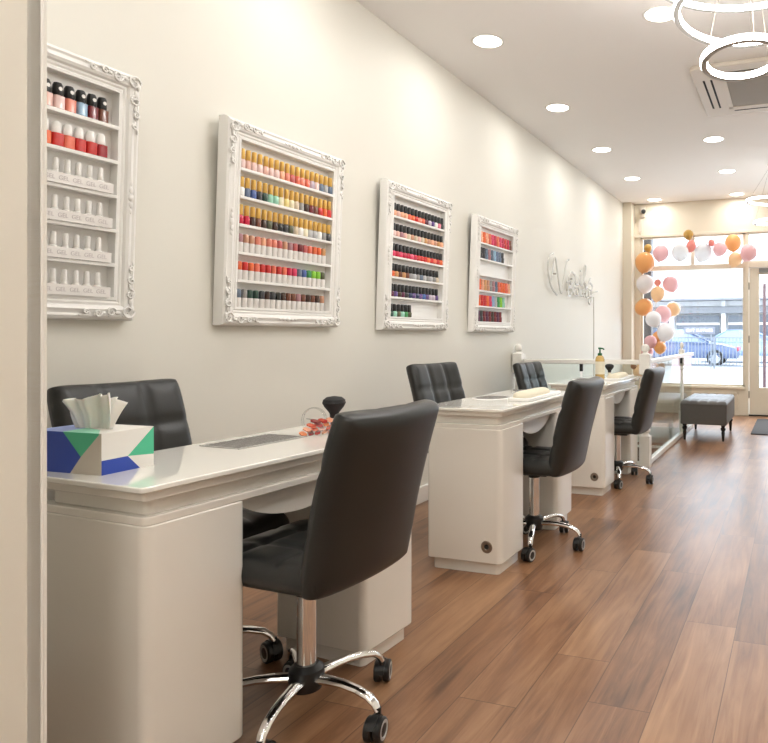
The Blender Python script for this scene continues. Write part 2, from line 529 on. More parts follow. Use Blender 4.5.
while x < 18:
    MB().box(x, x + 2.6, -0.06, 0.02, 0.5, 2.35).build('window', M['darkwin'], b, smooth=0)
    MB().box(x + 2.72, x + 2.95, -0.25, 0.02, 0, 3.2).build('pilaster', M['facade'], b, smooth=0)
    MB().box(x, x + 2.6, -0.1, -0.05, 1.75, 1.88).build('blind', M['beige'], b, smooth=0)
    x += 3.1

def car(name, loc, rot, paint, label):
    r = empty(name, loc, (0, 0, rot), label, 'car', 'parked cars')
    # side outline (x along the car, z up), lofted across the width
    prof = [(-2.2, .32), (-2.24, .55), (-2.15, .80), (-1.75, .93), (-1.35, .97), (1.0, .93), (1.7, .84), (2.15, .70), (2.24, .48), (2.2, .30)]
    mb = MB()
    rows = [(-0.88, .93), (-0.8, 1.0), (0, 1.02), (0.8, 1.0), (0.88, .93)]
    n = len(prof)
    v, f = [], []
    for yy, s in rows:
        for (px, pz) in prof:
            v.append((px * (0.97 if abs(yy) > .85 else 1), yy, 0.3 + (pz - 0.3) * s))
    for i in range(len(rows) - 1):
        for k in range(n):
            k2 = (k + 1) % n
            f.append((i * n + k, i * n + k2, (i + 1) * n + k2, (i + 1) * n + k))
    f.append(tuple(range(n))); f.append(tuple(range((len(rows) - 1) * n, len(rows) * n)))
    mb.add(v, f)
    mb.build('body', paint, r, smooth=50)
    cab = [(-1.65, .92), (-0.95, 1.36), (0.15, 1.42), (1.15, .92)]
    mb = MB()
    v, f = [], []
    for yy, s in ((-0.80, 0), (-0.62, 1), (0.62, 1), (0.80, 0)):
        for (px, pz) in cab:
            v.append((px * (1.0 if s else 1.0), yy, pz if s else 0.92 + (pz - 0.92) * 0.02))
    for i in range(3):
        for k in range(4):
            k2 = (k + 1) % 4
            f.append((i * 4 + k, i * 4 + k2, (i + 1) * 4 + k2, (i + 1) * 4 + k))
    mb.add(v, f)
    mb.build('glasshouse', M['carglass'], r, smooth=0)
    MB().box(-0.95, 0.15, -0.60, 0.60, 1.38, 1.425).build('roof', paint, r, smooth=0, bevel=0.02)
    for yy in (-0.72, 0.72):
        for xa, xb, za, zb in ((-0.3, -0.36, .92, 1.40), (0.15, 1.15, 1.42, .93), (-0.95, -1.65, 1.37, .93)):
            MB().tube([(xa, yy * (0.86 if za > 1.2 else 1.1), za), (xb, yy * (0.86 if zb > 1.2 else 1.1), zb)], 0.035, 6).build('pillar', paint, r)
    for xx in (-1.38, 1.38):
        for s in (-1, 1):
            Mx = Matrix.Translation((xx, 0.80 * s, 0.32)) @ Matrix.Rotation(-PI / 2 * s, 4, 'X')
            wm = MB().lathe([(0.05, -0.06, 0), (0.30, -0.1, 0), (0.32, -0.06, 0), (0.32, 0.08, 0), (0.30, 0.1, 0), (0.215, 0.10, 1), (0.2, 0.07, 1), (0.05, 0.09, 1)], 24, Mx)
            wo = wm.build('wheel', [M['tyre'], M['alloy']], r)
            sp = MB()
            for k in range(5):
                a = 2 * PI * k / 5
                q = Mx @ Vector((0.2 * math.cos(a), 0.2 * math.sin(a), 0.085)); q0 = Mx @ Vector((0, 0, 0.1))
                sp.tube([q0, q], 0.022, 6)
            sp.build('spokes', M['ring'], wo)
    for s in (-1, 1):
        MB().box(2.12, 2.25, 0.45 * s - 0.22, 0.45 * s + 0.22, .58, .74).build('tail_lamp', M['taillamp'], r, smooth=0, bevel=0.02)
        MB().box(-2.25, -2.10, 0.5 * s - 0.2, 0.5 * s + 0.2, .56, .70).build('headlamp', M['signwhite'], r, smooth=0, bevel=0.02)
    return r
car('parked_car', (-4.35, 27.5, -0.06), 0, M['carblue'], 'dark blue saloon car parked behind the railings across the road')
car('parked_car', (-2.0, 31.0, -0.06), 0, M['carsilver'], 'pale blue car parked further back behind the dark blue saloon')
car('parked_car', (-9.6, 27.8, -0.06), 0, M['carblue'], 'dark blue car at the left end, partly hidden behind balloons')
g = empty('guard_railing', (0, 24.6, -0.06), label='grey metal guard railing of thin vertical bars in front of cars', cat='railing')
mb = MB()
for k in range(120):
    xx = -11 + k * 0.12
    mb.cyl((xx, 0, 0.12), (xx, 0, 1.08), 0.014, seg=6)
mb.build('bars', M['galv'], g)
MB().box(-11.1, 3.5, -0.025, 0.025, 1.08, 1.13).box(-11.1, 3.5, -0.02, 0.02, 0.08, 0.12).build('rail', M['galv'], g, smooth=0)
for k in range(8):
    MB().box(-11 + k * 2.05, -10.94 + k * 2.05, -0.03, 0.03, 0, 1.15).build('post', M['galv'], g, smooth=0)
s = empty('street_sign', (-3.27, 24.45, 1.30), label='small dark-bordered white lettered sign fixed above the guard railing', cat='sign')
MB().box(-0.54, 0.54, 0, 0.03, -0.13, 0.13).build('board', M['signblack'], s, smooth=0, bevel=0.01)
text_mesh('GIFT SUPPLIES', 0.15, 'lettering', M['signwhite'], s, (0, -0.005, 0), (R(90), 0, 0), 0.004)
MB().box(-0.42, -0.38, 0.03, 0.06, -1.36, 0.1).box(0.38, 0.42, 0.03, 0.06, -1.36, 0.1).build('post', M['galv'], s, smooth=0)
tag(MB().rprism(-2.27, -2.09, 10.22, 10.40, -0.02, 2.9, 0.02).build('exterior_post', M['darkpost']), 'dark grey post outside the shopfront behind the balloon column', 'post')
tag(MB().cyl((-0.69, 16, -0.06), (-0.69, 16, 2.3), 0.035, seg=12).build('street_pole', M['redpost']), 'thin dull red pole standing outside the glass door', 'pole')
tag(MB().box(-0.62, 0.6, 17.0, 17.25, -0.06, 1.9).build('brick_kiosk', mat('pink_brick', rgb(214, 178, 176), 0.8, noise=0.1, nscale=12), smooth=0, bevel=0.02), 'pale pink wall seen through the glass of the door', 'wall')

# ------------------------------------------------------------------ ceiling things
xs_l = [-1.93, -0.78, 0.37]
row_name = {-1.93: 'left row', -0.78: 'middle row', 0.37: 'right row'}
ordn = ['first', 'second', 'third', 'fourth', 'fifth', 'sixth', 'seventh', 'eighth', 'ninth', 'tenth', 'eleventh', 'twelfth', 'thirteenth', 'fourteenth', 'fifteenth', 'sixteenth', 'seventeenth', 'eighteenth']
dl = empty('ceiling_downlight', (0, 0, H))
MB().lathe([(0.092, -0.004, 0), (0.104, -0.007, 0), (0.110, -0.001, 0), (0.092, -0.001, 0)], 40, closed=False).build('trim_ring', M['trim'], dl)
MB().lathe([(0.0, -0.003), (0.093, -0.004), (0.093, -0.0005), (0, -0.0005)], 40, closed=False).build('diffuser', M['lamp'], dl)
first = True
ld = bpy.data.lights.new('downlight', 'AREA')
ld.shape = 'DISK'; ld.size = 0.17; ld.energy = DOWNLIGHT_W; ld.color = (1.0, 0.99, 0.965)
for ri, xx in enumerate(xs_l):
    for k in range(9):
        yy = -1.48 + 1.3925 * k
        if xx == -0.78 and k == 5:
            continue            # the air conditioner sits here
        o = dl if first else copy_tree(dl)
        first = False
        o.location = (xx, yy, H)
        if k >= 4:
            far = ['nearest', 'second nearest', 'third nearest', 'second farthest', 'farthest'][k - 4]
            if xx == -0.78:
                far = {4: 'nearest', 6: 'second nearest', 7: 'second farthest', 8: 'farthest'}[k]
            lab = f'lit round recessed downlight, {far} one in the {row_name[xx]} of the ceiling'
        else:
            lab = f'lit round recessed downlight behind the camera end, {ordn[k]} in the {row_name[xx]}'
        tag(o, lab, 'ceiling light', 'recessed downlights')
        lo = bpy.data.objects.new('downlight_beam', ld)
        COL.objects.link(lo)
        lo.location = (0, 0, -0.012)
        lo.parent = o

ac = empty('air_conditioner', (-0.74, 4.95, H), label='beige-white square ceiling cassette air conditioner with grey grille', cat='air conditioner')
MB().rprism(0, 1.0, 0, 1.12, -0.032, 0.0, 0.05).build('panel', M['acwhite'], ac, bevel=0.006)
MB().box(0.24, 0.78, 0.26, 0.88, -0.040, -0.031).build('grille', M['acgrey'], ac, smooth=0, bevel=0.003)
MB().box(0.20, 0.24, 0.22, 0.92, -0.044, -0.03).box(0.78, 0.82, 0.22, 0.92, -0.044, -0.03).box(0.2, 0.82, 0.22, 0.26, -0.044, -0.03).box(0.2, 0.82, 0.88, 0.92, -0.044, -0.03).build('grille_frame', M['acwhite'], ac, smooth=0, bevel=0.003)
for (a, b_, c, d) in ((0.07, 0.085, 0.24, 0.90), (0.125, 0.14, 0.24, 0.90), (0.90, 0.915, 0.24, 0.90), (0.24, 0.78, 0.12, 0.135), (0.24, 0.78, 1.0, 1.015)):
    MB().box(a, b_, c, d, -0.034, -0.030).build('air_slot', M['hole'], ac, smooth=0)

def led_ring(parent, rad, z, tx, ty, led):
    rg = MB()
    seg = 72
    prof = [(-0.013, -0.016, 1), (0.013, -0.016, 0), (0.016, -0.010, 0), (0.016, 0.012, 0), (0.010, 0.016, 1), (-0.010, 0.016, 1), (-0.016, 0.012, 0), (-0.016, -0.010, 0)]
    n = len(prof)
    v, f, ms = [], [], []
    for k in range(seg):
        a = 2 * PI * k / seg
        for p in prof:
            v.append(((rad + p[0]) * math.cos(a), (rad + p[0]) * math.sin(a), p[1]))
    for k in range(seg):
        k2 = (k + 1) % seg
        for i in range(n):
            j = (i + 1) % n
            f.append((k * n + i, k * n + j, k2 * n + j, k2 * n + i))
            ms.append(prof[i][2])
    rg.add(v, f, ms)
    return rg.build('light_ring', [led, M['satin']], parent, smooth=30, loc=(0, 0, z), rot=(tx, ty, 0))
def chandelier(loc, lab, kk=1, rings=((0.40, -0.27, R(4), R(3)), (0.30, -0.44, R(-5), R(4)), (0.175, -0.655, R(-6), R(-2))), led=None):
    c = empty('ring_chandelier', loc, (0, 0, 0), lab, 'chandelier', 'ring chandeliers')
    MB().lathe([(0.0, -0.03), (0.075, -0.03), (0.085, -0.022), (0.085, 0), (0, 0)], 32, closed=False).build('canopy', M['chrome'], c)
    for (rad, z, tx, ty) in rings:
        led_ring(c, rad, z, tx, ty, led or M['led'])
        for k in range(3):
            a = 2 * PI * k / 3 + rad * 5
            MB().cyl((rad * math.cos(a), rad * math.sin(a), z + 0.01), (0.05 * math.cos(a), 0.05 * math.sin(a), -0.03), 0.0012, seg=5).build('cable', M['steel'], c)
    return c
chandelier((-0.232, 3.20, H - 0.03), 'large three-ring glowing chandelier hanging nearest, at the upper right')
chandelier((-0.235, 8.05, H), 'two-ring glowing chandelier hanging farther away near the shop door', -1, ((0.30, -0.43, R(2), R(3)), (0.215, -0.66, R(1), R(-2))), M['led_dim'])
chandelier((-0.243, -1.45, H), 'added three-ring glowing fill chandelier, out of view behind the viewpoint')  # added lamp, out of view: lifts the light on the ceiling

cc = empty('security_camera', (-2.15, YF, 2.98), label='small white security camera with dark lens above the shop window', cat='camera')
MB().box(-0.05, 0.03, -0.03, 0, -0.10, 0.06).build('bracket', M['acwhite'], cc, smooth=0, bevel=0.005)
MB().cyl((0, -0.02, -0.01), (0.03, -0.14, -0.03), 0.034, 0.034, 16).build('housing', M['grey'], cc)
MB().cyl((0.03, -0.139, -0.03), (0.032, -0.15, -0.032), 0.03, 0.028, 16).build('lens', M['hole'], cc)
tag(MB().box(-2.22, -2.17, YF - 0.02, YF, 2.66, 2.86).tube([(-2.20, YF - 0.01, 2.88), (-2.20, YF - 0.01, 2.66), (-2.16, YF - 0.012, 2.60)], 0.008, 6).build('cable_trunking', M['acwhite'], smooth=0), 'cream cable trunking running down below the security camera', 'trunking')

# ------------------------------------------------------------------ desks
def make_desk():
    d = empty('manicure_desk')
    for y0 in (0.0, 0.785):
        p = MB().rprism(-0.40, 0, y0, y0 + 0.295, 0.055, 0.693, 0.028).build('pedestal', M['white'], d, bevel=0.004)
        MB().rprism(-0.375, -0.022, y0 + 0.022, y0 + 0.273, 0.0, 0.057, 0.02).build('plinth', M['white'], p)
        if y0 == 0:
            gx = Matrix.Translation((-0.075, 0.0, 0.135)) @ Matrix.Rotation(PI / 2, 4, 'X')
            go = MB().lathe([(0.0, 0.001, 1), (0.012, 0.001, 0), (0.014, 0.003, 0), (0.027, 0.003, 0), (0.03, 0.0, 0), (0.0, -0.002, 0)], 28, gx, closed=False).build('cable_grommet', [M['steel'], M['hole']], p)
    a = MB()
    a.rprism(-0.405, 0.005, -0.005, 1.085, 0.752, 0.7755, 0.012)
    a.rprism(-0.378, -0.022, 0.022, 1.058, 0.712, 0.753, 0.02)
    a.rprism(-0.398, -0.002, 0.002, 1.078, 0.692, 0.713, 0.022)
    a.build('apron', M['white'], d, bevel=0.003)
    # curved belly under the kneehole
    pts = []
    n = 20
    for i in range(n + 1):
        t = i / n
        pts.append((0.293 + 0.494 * t, 0.690 - 0.085 * max(0.0, math.sin(PI * t)) ** 0.6))
    v = [(-0.04, y, z) for y, z in pts] + [(-0.36, y, z) for y, z in pts]
    m = n + 1
    f = [tuple(range(m)), tuple(range(2 * m - 1, m - 1, -1))] + [(i, (i + 1) % m, m + (i + 1) % m, m + i) for i in range(m)]
    MB().add(v, f).build('dust_box', M['white'], d, smooth=40)
    MB().rprism(-0.425, 0.02, -0.022, 1.102, 0.7755, 0.79, 0.014, 6).build('tabletop', M['desktop'], d, bevel=0.003)
    return d
def rect_vent(d):
    v = MB()
    v.box(-0.375, -0.205, 0.455, 0.74, 0.789, 0.7925, 0)
    for k in range(16):
        v.box(-0.363, -0.217, 0.466 + k * 0.0168, 0.474 + k * 0.0168, 0.7925, 0.7931, 1)
    v.build('vent_grille', [M['grille'], M['slot']], d, smooth=0)
def round_vent(d, y):
    gx = Matrix.Translation((-0.29, y, 0.789)) @ Matrix.Diagonal((1, 1.15, 1, 1))
    v = MB().lathe([(0.0, 0.003, 0), (0.09, 0.003, 0), (0.1, 0.004, 1), (0.108, 0.0, 1)], 32, gx, closed=False)
    for k in range(7):
        yy = -0.075 + k * 0.025
        hw = math.sqrt(max(0.0, 0.085 ** 2 - (yy / 1.15) ** 2))
        v.box(-0.29 - hw, -0.29 + hw, y + yy - 0.005, y + yy + 0.005, 0.7915, 0.7926, 2)
    v.build('vent_grille', [M['grille'], M['whitecap'], M['slot']], d, smooth=0)
desk = make_desk()
desks = []
for i, (x, y, rz, lab) in enumerate((
        (-1.428, 1.173, -3.2, 'nearest white manicure desk, with the tissue box on it'),
        (-1.314, 2.930, 0.0, 'middle white manicure desk with round cable hole in its end'),
        (-1.280, 4.630, 0.0, 'farthest white manicure desk, with the amber pump bottle on it'))):
    o = desk if i == 0 else copy_tree(desk)
    o.location = (x, y, 0); o.rotation_euler = (0, 0, R(rz))
    tag(o, lab, 'desk', 'white manicure desks')
    desks.append(o)
rect_vent(desks[0]); round_vent(desks[1], 0.52); round_vent(desks[2], 0.50)

# ------------------------------------------------------------------ chairs
def pad(w, h, T, nu, nv, tuft, n=44, corner=0.05, back_bulge=0.012, fn=None):
    """cushion: u across (y), v along, front face tufted; fn maps (across, along, normal) to xyz"""
    v, f = [], []
    def P(i, j, side):
        a = math.sin(PI / 2 * (2 * i / n - 1)); b_ = math.sin(PI / 2 * (2 * j / n - 1))
        e = max(abs(a), abs(b_)) ** 12
        fall = math.sqrt(max(0.0, 1 - e))
        aa = a * w / 2 * (1 - corner * abs(b_) ** 9)
        bb = b_ * h / 2 * (1 - corner * abs(a) ** 9)
        if side > 0:
            gu = abs(math.sin(PI * nu * (a + 1) / 2)); gv = abs(math.sin(PI * nv * (b_ + 1) / 2))
            bul = (min(1, gu * 2.0) ** 0.45) * (min(1, gv * 2.0) ** 0.45)
            z = T / 2 * fall + tuft * (bul - 1) * fall + 0.004 * fall
        else:
            z = -(T / 2 + back_bulge * (1 - a * a) * (1 - b_ * b_)) * fall
        return fn(aa, bb, z)
    for side in (1, -1):
        for i in range(n + 1):
            for j in range(n + 1):
                v.append(P(i, j, side))
    K = (n + 1) * (n + 1)
    for s_ in (0, 1):
        for i in range(n):
            for j in range(n):
                q = [s_ * K + i * (n + 1) + j, s_ * K + (i + 1) * (n + 1) + j, s_ * K + (i + 1) * (n + 1) + j + 1, s_ * K + i * (n + 1) + j + 1]
                f.append(tuple(q if s_ == 0 else q[::-1]))
    # border stitch
    bord = [(i, 0) for i in range(n)] + [(n, j) for j in range(n)] + [(i, n) for i in range(n, 0, -1)] + [(0, j) for j in range(n, 0, -1)]
    for k in range(len(bord)):
        a_, b2 = bord[k], bord[(k + 1) % len(bord)]
        ia = a_[0] * (n + 1) + a_[1]; ib = b2[0] * (n + 1) + b2[1]
        f.append((ia, K + ia, K + ib, ib))
    return MB().add(v, f)

def spline(pts, t):
    n = len(pts) - 1
    x = min(max(t, 0), 1) * n
    i = min(int(x), n - 1)
    u = x - i
    p = [Vector(pts[max(0, min(n, i + k))]) for k in (-1, 0, 1, 2)]
    return 0.5 * ((2 * p[1]) + (-p[0] + p[2]) * u + (2 * p[0] - 5 * p[1] + 4 * p[2] - p[3]) * u * u + (-p[0] + 3 * p[1] - 3 * p[2] + p[3]) * u ** 3)

def make_chair():
    c = empty('swivel_chair')
    # seat: faces +x
    def fs(a, b_, z):
        x = b_ + 0.005
        drop = 0.022 * max(0, (x - 0.10) / 0.13) ** 2
        return (x, a, 0.478 + z - drop)
    pad(0.440, 0.47, 0.085, 3, 3, 0.016, fn=fs).build('seat', M['leather'], c, smooth=60)
    path = [(-0.190, 0, 0.433), (-0.210, 0, 0.53), (-0.230, 0, 0.63), (-0.258, 0, 0.74), (-0.288, 0, 0.84), (-0.318, 0, 0.928)]
    def fb(a, b_, z):
        t = (b_ + 0.25) / 0.5
        p = spline(path, t); q = spline(path, min(1, t + 0.02)); q0 = spline(path, max(0, t - 0.02))
        d = (q - q0).normalized()
        nr = Vector((d.z, 0, -d.x))
        curve = 0.022 * (a / 0.23) ** 2
        p = p + nr * (z + curve - 0.01)
        return (p.x, a, p.z)
    pad(0.440, 0.50, 0.078, 3, 3, 0.016, fn=fb).build('backrest', M['leather'], c, smooth=60)
    MB().box(-0.10, 0.09, -0.07, 0.07, 0.405, 0.437).box(-0.13, 0.13, -0.10, -0.07, 0.425, 0.437).box(-0.13, 0.13, 0.07, 0.10, 0.425, 0.437).build('seat_plate', M['plastic'], c, smooth=0, bevel=0.005)
    MB().tube([(0.03, 0, 0.415), (0.03, -0.12, 0.412), (0.03, -0.20, 0.400)], [0.005, 0.005, 0.009], 8).build('lever', M['plastic'], c)
    MB().lathe([(0.016, 0.375), (0.016, 0.41)], 20).build('piston', M['plastic'], c)
    MB().lathe([(0.0, 0.388, 0), (0.018, 0.388, 0), (0.031, 0.386, 0), (0.031, 0.368, 0), (0.0282, 0.367, 1), (0.0282, 0.14, 1), (0.0, 0.14, 1)], 28, closed=False).build('column', [M['plastic'], M['chrome']], c)
    MB().lathe([(0.0, 0.165), (0.034, 0.163), (0.050, 0.148), (0.053, 0.118), (0.044, 0.088), (0.0, 0.084)], 28, closed=False).build('hub', M['plastic'], c)
    arm = None
    for k in range(5):
        if arm is None:
            pts = [(0.035, 0, 0.122), (0.09, 0, 0.126), (0.14, 0, 0.126), (0.19, 0, 0.120), (0.23, 0, 0.109), (0.252, 0, 0.092), (0.262, 0, 0.074)]
            arm = MB().tube(pts, [0.020, 0.018, 0.0165, 0.0155, 0.015, 0.0135, 0.012], 12, flat=0.72).build('base_arm', M['chrome'], c)
            cm = MB()
            cm.cyl((0, 0, 0.062), (0, 0, 0.085), 0.009, seg=10)
            for s_ in (-1, 1):
                Mx = Matrix.Translation((0.018, 0.004 * s_, 0.034)) @ Matrix.Rotation(-PI / 2 * s_, 4, 'X')
                cm.lathe([(0.0, 0.0, 0), (0.031, 0.0, 0), (0.034, 0.003, 0), (0.034, 0.018, 0), (0.031, 0.021, 0), (0.027, 0.022, 1), (0.020, 0.0225, 1), (0.018, 0.021, 0), (0.0, 0.0225, 0)], 28, Mx, closed=False)
            # hood
            hp = []
            for i in range(9):
                a = R(20 + 160 * i / 8)
                hp.append((0.018 + 0.038 * math.cos(a), 0.034 + 0.038 * math.sin(a)))
            hv = [(x_, -0.010, z_) for x_, z_ in hp] + [(x_, 0.010, z_) for x_, z_ in hp]
            hf = [tuple(range(8, -1, -1)), tuple(range(9, 18))] + [(i, (i + 1) % 9, 9 + (i + 1) % 9, 9 + i) for i in range(9)]
            cm.add(hv, hf)
            cs = cm.build('caster', [M['plastic'], M['ring']], arm, smooth=35)
            cs.location = (0.262, 0, 0)
            a0 = arm
        else:
            a0 = copy_tree(arm, c)
        a0.rotation_euler = (0, 0, 2 * PI * k / 5)
    return c

def place_chair(first, x, y, face, phase, sw, lift, label, group):
    o = chair0 if first else copy_tree(chair0)
    o.location = (x, y, 0)
    o.rotation_euler = (0, 0, R(face))
    arms = [c for c in o.children if c.name.startswith('base_arm')]
    arms.sort(key=lambda q: q.name)
    for k, a in enumerate(arms):
        a.rotation_euler = (0, 0, R(phase - face + 72 * k))
        for cs in a.children:
            cs.rotation_euler = (0, 0, R(sw[k % len(sw)]))
    if lift:
        for ch in o.children:
            if ch.name.split('.')[0] in ('seat', 'backrest', 'seat_plate', 'lever', 'piston'):
                ch.location = (0, 0, lift)
    tag(o, label, 'chair', group)
    return o
chair0 = make_chair()
CG, TG = 'customer chairs on the room side', 'technician chairs by the wall'
place_chair(False, -1.382, 1.668, 177, -4, (-75, 45, -150, -60, 170), 0.012, 'large black padded swivel chair at the nearest desk, back to the room', CG)
place_chair(False, -1.350, 3.45, 178, -1, (-90, 30, -120, 140, -30), -0.018, 'black padded swivel chair at the middle desk, back to the room', CG)
place_chair(False, -1.325, 5.16, 178, 0, (-90, 30, -120, 140, -30), -0.038, 'black padded swivel chair at the farthest desk, back to the room', CG)
place_chair(False, -1.935, 1.735, -2, 38, (120, -150, 60, 0, 90), -0.010, 'black tufted chair by the wall behind the tissue box', TG).scale = (1.06, 1.06, 1.06)
place_chair(False, -1.73, 3.50, -8, -48, (120, 30, 60, 0, 90), 0.045, 'black tufted chair between wall and the middle desk', TG)
place_chair(True, -1.86, 5.33, -6, 50, (120, 30, 60, 0, 90), -0.02, 'black tufted chair between wall and the farthest desk', TG)

# ------------------------------------------------------------------ things on the desks
tb = empty('tissue_box', (-1.633, 1.222, 0.790), (0, 0, R(2)), 'blue, green and white tissue box on the nearest desk', 'tissue box')
TW, TL, TH = 0.235, 0.150, 0.104
tm = MB()
def face(poly, mi, side):
    if side == 'y':   # -y face, u left to right = x from -TW to 0
        tm.add([(-TW + u * TW, 0, v * TH) for u, v in poly], [tuple(range(len(poly)))], mi)
    else:             # +x face, u along +y
        tm.add([(0, u * TL, v * TH) for u, v in poly], [tuple(range(len(poly)))], mi)
B_, G_, W_, S_ = 0, 1, 2, 3
face([(0, 0), (.10, .55), (0, .75)], W_, 'y')
face([(0, 0), (.553, 0), (.706, .41), (.447, 1), (0, 1), (0, .75), (.10, .55)], B_, 'y')
face([(.447, 1), (.706, .41), (.965, .97), (.965, 1)], G_, 'y')
face([(.553, 0), (1, 0), (1, 1), (.965, 1), (.965, .97), (.706, .41)], S_, 'y')
face([(0, 0), (.72, 0), (.483, .355), (0, .35)], B_, 'x')
face([(0, .35), (.483, .355), (1, 1), (0, 1)], W_, 'x')
face([(.483, .355), (1, .29), (1, 1)], G_, 'x')
face([(.72, 0), (1, 0), (1, .29), (.483, .355)], W_, 'x')
tm.add([(0, TL, 0), (-TW, TL, 0), (-TW, TL, TH), (0, TL, TH)], [(0, 1, 2, 3)], W_)
tm.add([(-TW, TL, 0), (-TW, 0, 0), (-TW, 0, TH), (-TW, TL, TH)], [(0, 1, 2, 3)], B_)
tm.add([(-TW, 0, 0), (0, 0, 0), (0, TL, 0), (-TW, TL, 0)], [(0, 3, 2, 1)], W_)
tm.add([(-TW, 0, TH), (-.553 * TW, 0, TH), (-.62 * TW, TL * .5, TH), (-TW, TL, TH)], [(0, 1, 2, 3)], 4)
tm.add([(-.553 * TW, 0, TH), (-.035 * TW, 0, TH), (-.3 * TW, TL * .35, TH), (-.62 * TW, TL * .5, TH)], [(0, 1, 2, 3)], 5)
tm.add([(-.035 * TW, 0, TH), (0, 0, TH), (0, TL, TH), (-TW, TL, TH), (-.62 * TW, TL * .5, TH), (-.3 * TW, TL * .35, TH)], [(0, 1, 2, 3, 4, 5)], W_)
tm.build('carton', [M['blue'], M['green'], M['card'], M['beige'], mat('pale_blue_card', rgb(150, 168, 222), .45), mat('pale_green_card', rgb(150, 220, 190), .45)], tb, smooth=0)
sh = MB()
nu, nv = 48, 16
for layer in (0, 1):
    v, f = [], []
    for j in range(nv + 1):
        t = j / nv
        for i in range(nu + 1):
            u = 2 * i / nu - 1
            wid = 0.062 + 0.022 * t ** 0.8
            edge = 0.010 * math.sin(u * 2.1 + layer) + 0.004 * math.sin(u * 9 + layer * 2)
            zz = TH - 0.004 + t * (0.088 - 0.012 * layer + edge)
            fold = 0.006 * math.sin(u * 11 + layer * 2) + 0.009 * math.sin(u * 4.2 + layer * 1.4 + t) + 0.003 * math.sin(u * 23)
            yy = TL * 0.5 + fold * (0.5 + 0.7 * t) + (layer - 0.5) * (0.004 + 0.030 * t * t)
            v.append((-0.118 + u * wid + 0.010 * t * math.sin(2.2 * u) + 0.004 * math.sin(6 * t + 3 * u) * (1 - abs(u)) , yy, zz))
    for j in range(nv):
        for i in range(nu):
            f.append((j * (nu + 1) + i, j * (nu + 1) + i + 1, (j + 1) * (nu + 1) + i + 1, (j + 1) * (nu + 1) + i))
    sh.add(v, f)
tis = sh.build('tissue', M['paper'], tb, smooth=80)
sd = tis.modifiers.new('thickness', 'SOLIDIFY'); sd.thickness = 0.0012
tis['label'] = 'white tissue sheets pulled up from the slot'

def brush(loc, sc, label, handle):
    o = empty('powder_brush', loc, label=label, cat='brush')
    MB().lathe([(0.0, 0.0), (0.017 * sc, 0.0), (0.019 * sc, 0.004 * sc), (0.015 * sc, 0.02 * sc), (0.014 * sc, 0.05 * sc), (0.0, 0.052 * sc)], 24, closed=False).build('handle', handle, o)
    MB().lathe([(0.015 * sc, 0.05 * sc), (0.0155 * sc, 0.062 * sc), (0.0, 0.064 * sc)], 24).build('ferrule', M['blackcap'], o)
    MB().lathe([(0.013 * sc, 0.058 * sc), (0.018 * sc, 0.07 * sc), (0.034 * sc, 0.090 * sc), (0.041 * sc, 0.104 * sc), (0.038 * sc, 0.116 * sc), (0.026 * sc, 0.125 * sc), (0.0, 0.129 * sc)], 28, closed=False).build('bristles', M['bristle'], o)
    return o
brush((-1.585, 2.06, 0.790), 1.0, 'fluffy black powder brush standing on the nearest desk', M['clear'])
brush((-1.44, 5.36, 0.790), 0.9, 'small fluffy black brush beside the amber bottle on the farthest desk', M['towel'])

# nail colour swatch chips spread at the far end of the nearest desk
sw_cols = [('orange', (236, 140, 88)), ('peach', (240, 172, 140)), ('coral', (226, 104, 78)), ('dark red', (140, 32, 40)), ('salmon', (232, 134, 112)), ('rose', (206, 92, 92)), ('red', (190, 50, 48)), ('pale pink', (240, 196, 184))]
def chip_mesh(col):
    mb = MB()
    mb.rprism(-0.009, 0.009, 0.0, 0.040, 0.0, 0.005, 0.0085, 5, 0)
    mb.box(-0.002, 0.002, -0.014, 0.002, 0.001, 0.004, 1)
    return mb
random.seed(3)
place_words = ['far left', 'left', 'left of centre', 'centre left', 'centre right', 'right of centre', 'right', 'far right']
for k in range(32):
    lay, q = k // 8, k % 8
    nm, cc_ = sw_cols[(k * 3 + lay) % 8]
    x = -1.60 + 0.015 * q + 0.008 * lay
    y = 1.925 + 0.013 * q + 0.016 * lay
    z = 0.7915 + 0.013 * lay + 0.0015 * q
    o = chip_mesh(nm).build('nail_swatch', [cmat(nm + ' gel', cc_), M['clear']], None, smooth=40, loc=(x, y, z), rot=(R(10), R(-12), R(60 - 14 * q + 9 * lay)))
    tag(o, f'{nm} nail colour chip, {place_words[q]} in the {["bottom", "second", "third", "top"][lay]} layer of the swatch pile', 'nail swatch', 'nail colour chips on the nearest desk')
rg = MB()
for k in range(2):
    rg.tube([(0.045 * math.cos(2 * PI * i / 40), 0.012 * k, 0.047 + 0.045 * math.sin(2 * PI * i / 40)) for i in range(40)], 0.0022, 6, loop=True)
o = rg.build('swatch_ring', M['clear'], None, loc=(-1.615, 1.985, 0.790), rot=(0, 0, R(10)))
tag(o, 'thin clear round ring standing by the swatch pile on the nearest desk', 'ring')
MB().tube([(-0.03, 0.006, 0.052), (0.0, 0.006, 0.050), (0.03, 0.006, 0.047)], 0.0015, 6).build('cross_bar', M['grey'], o)

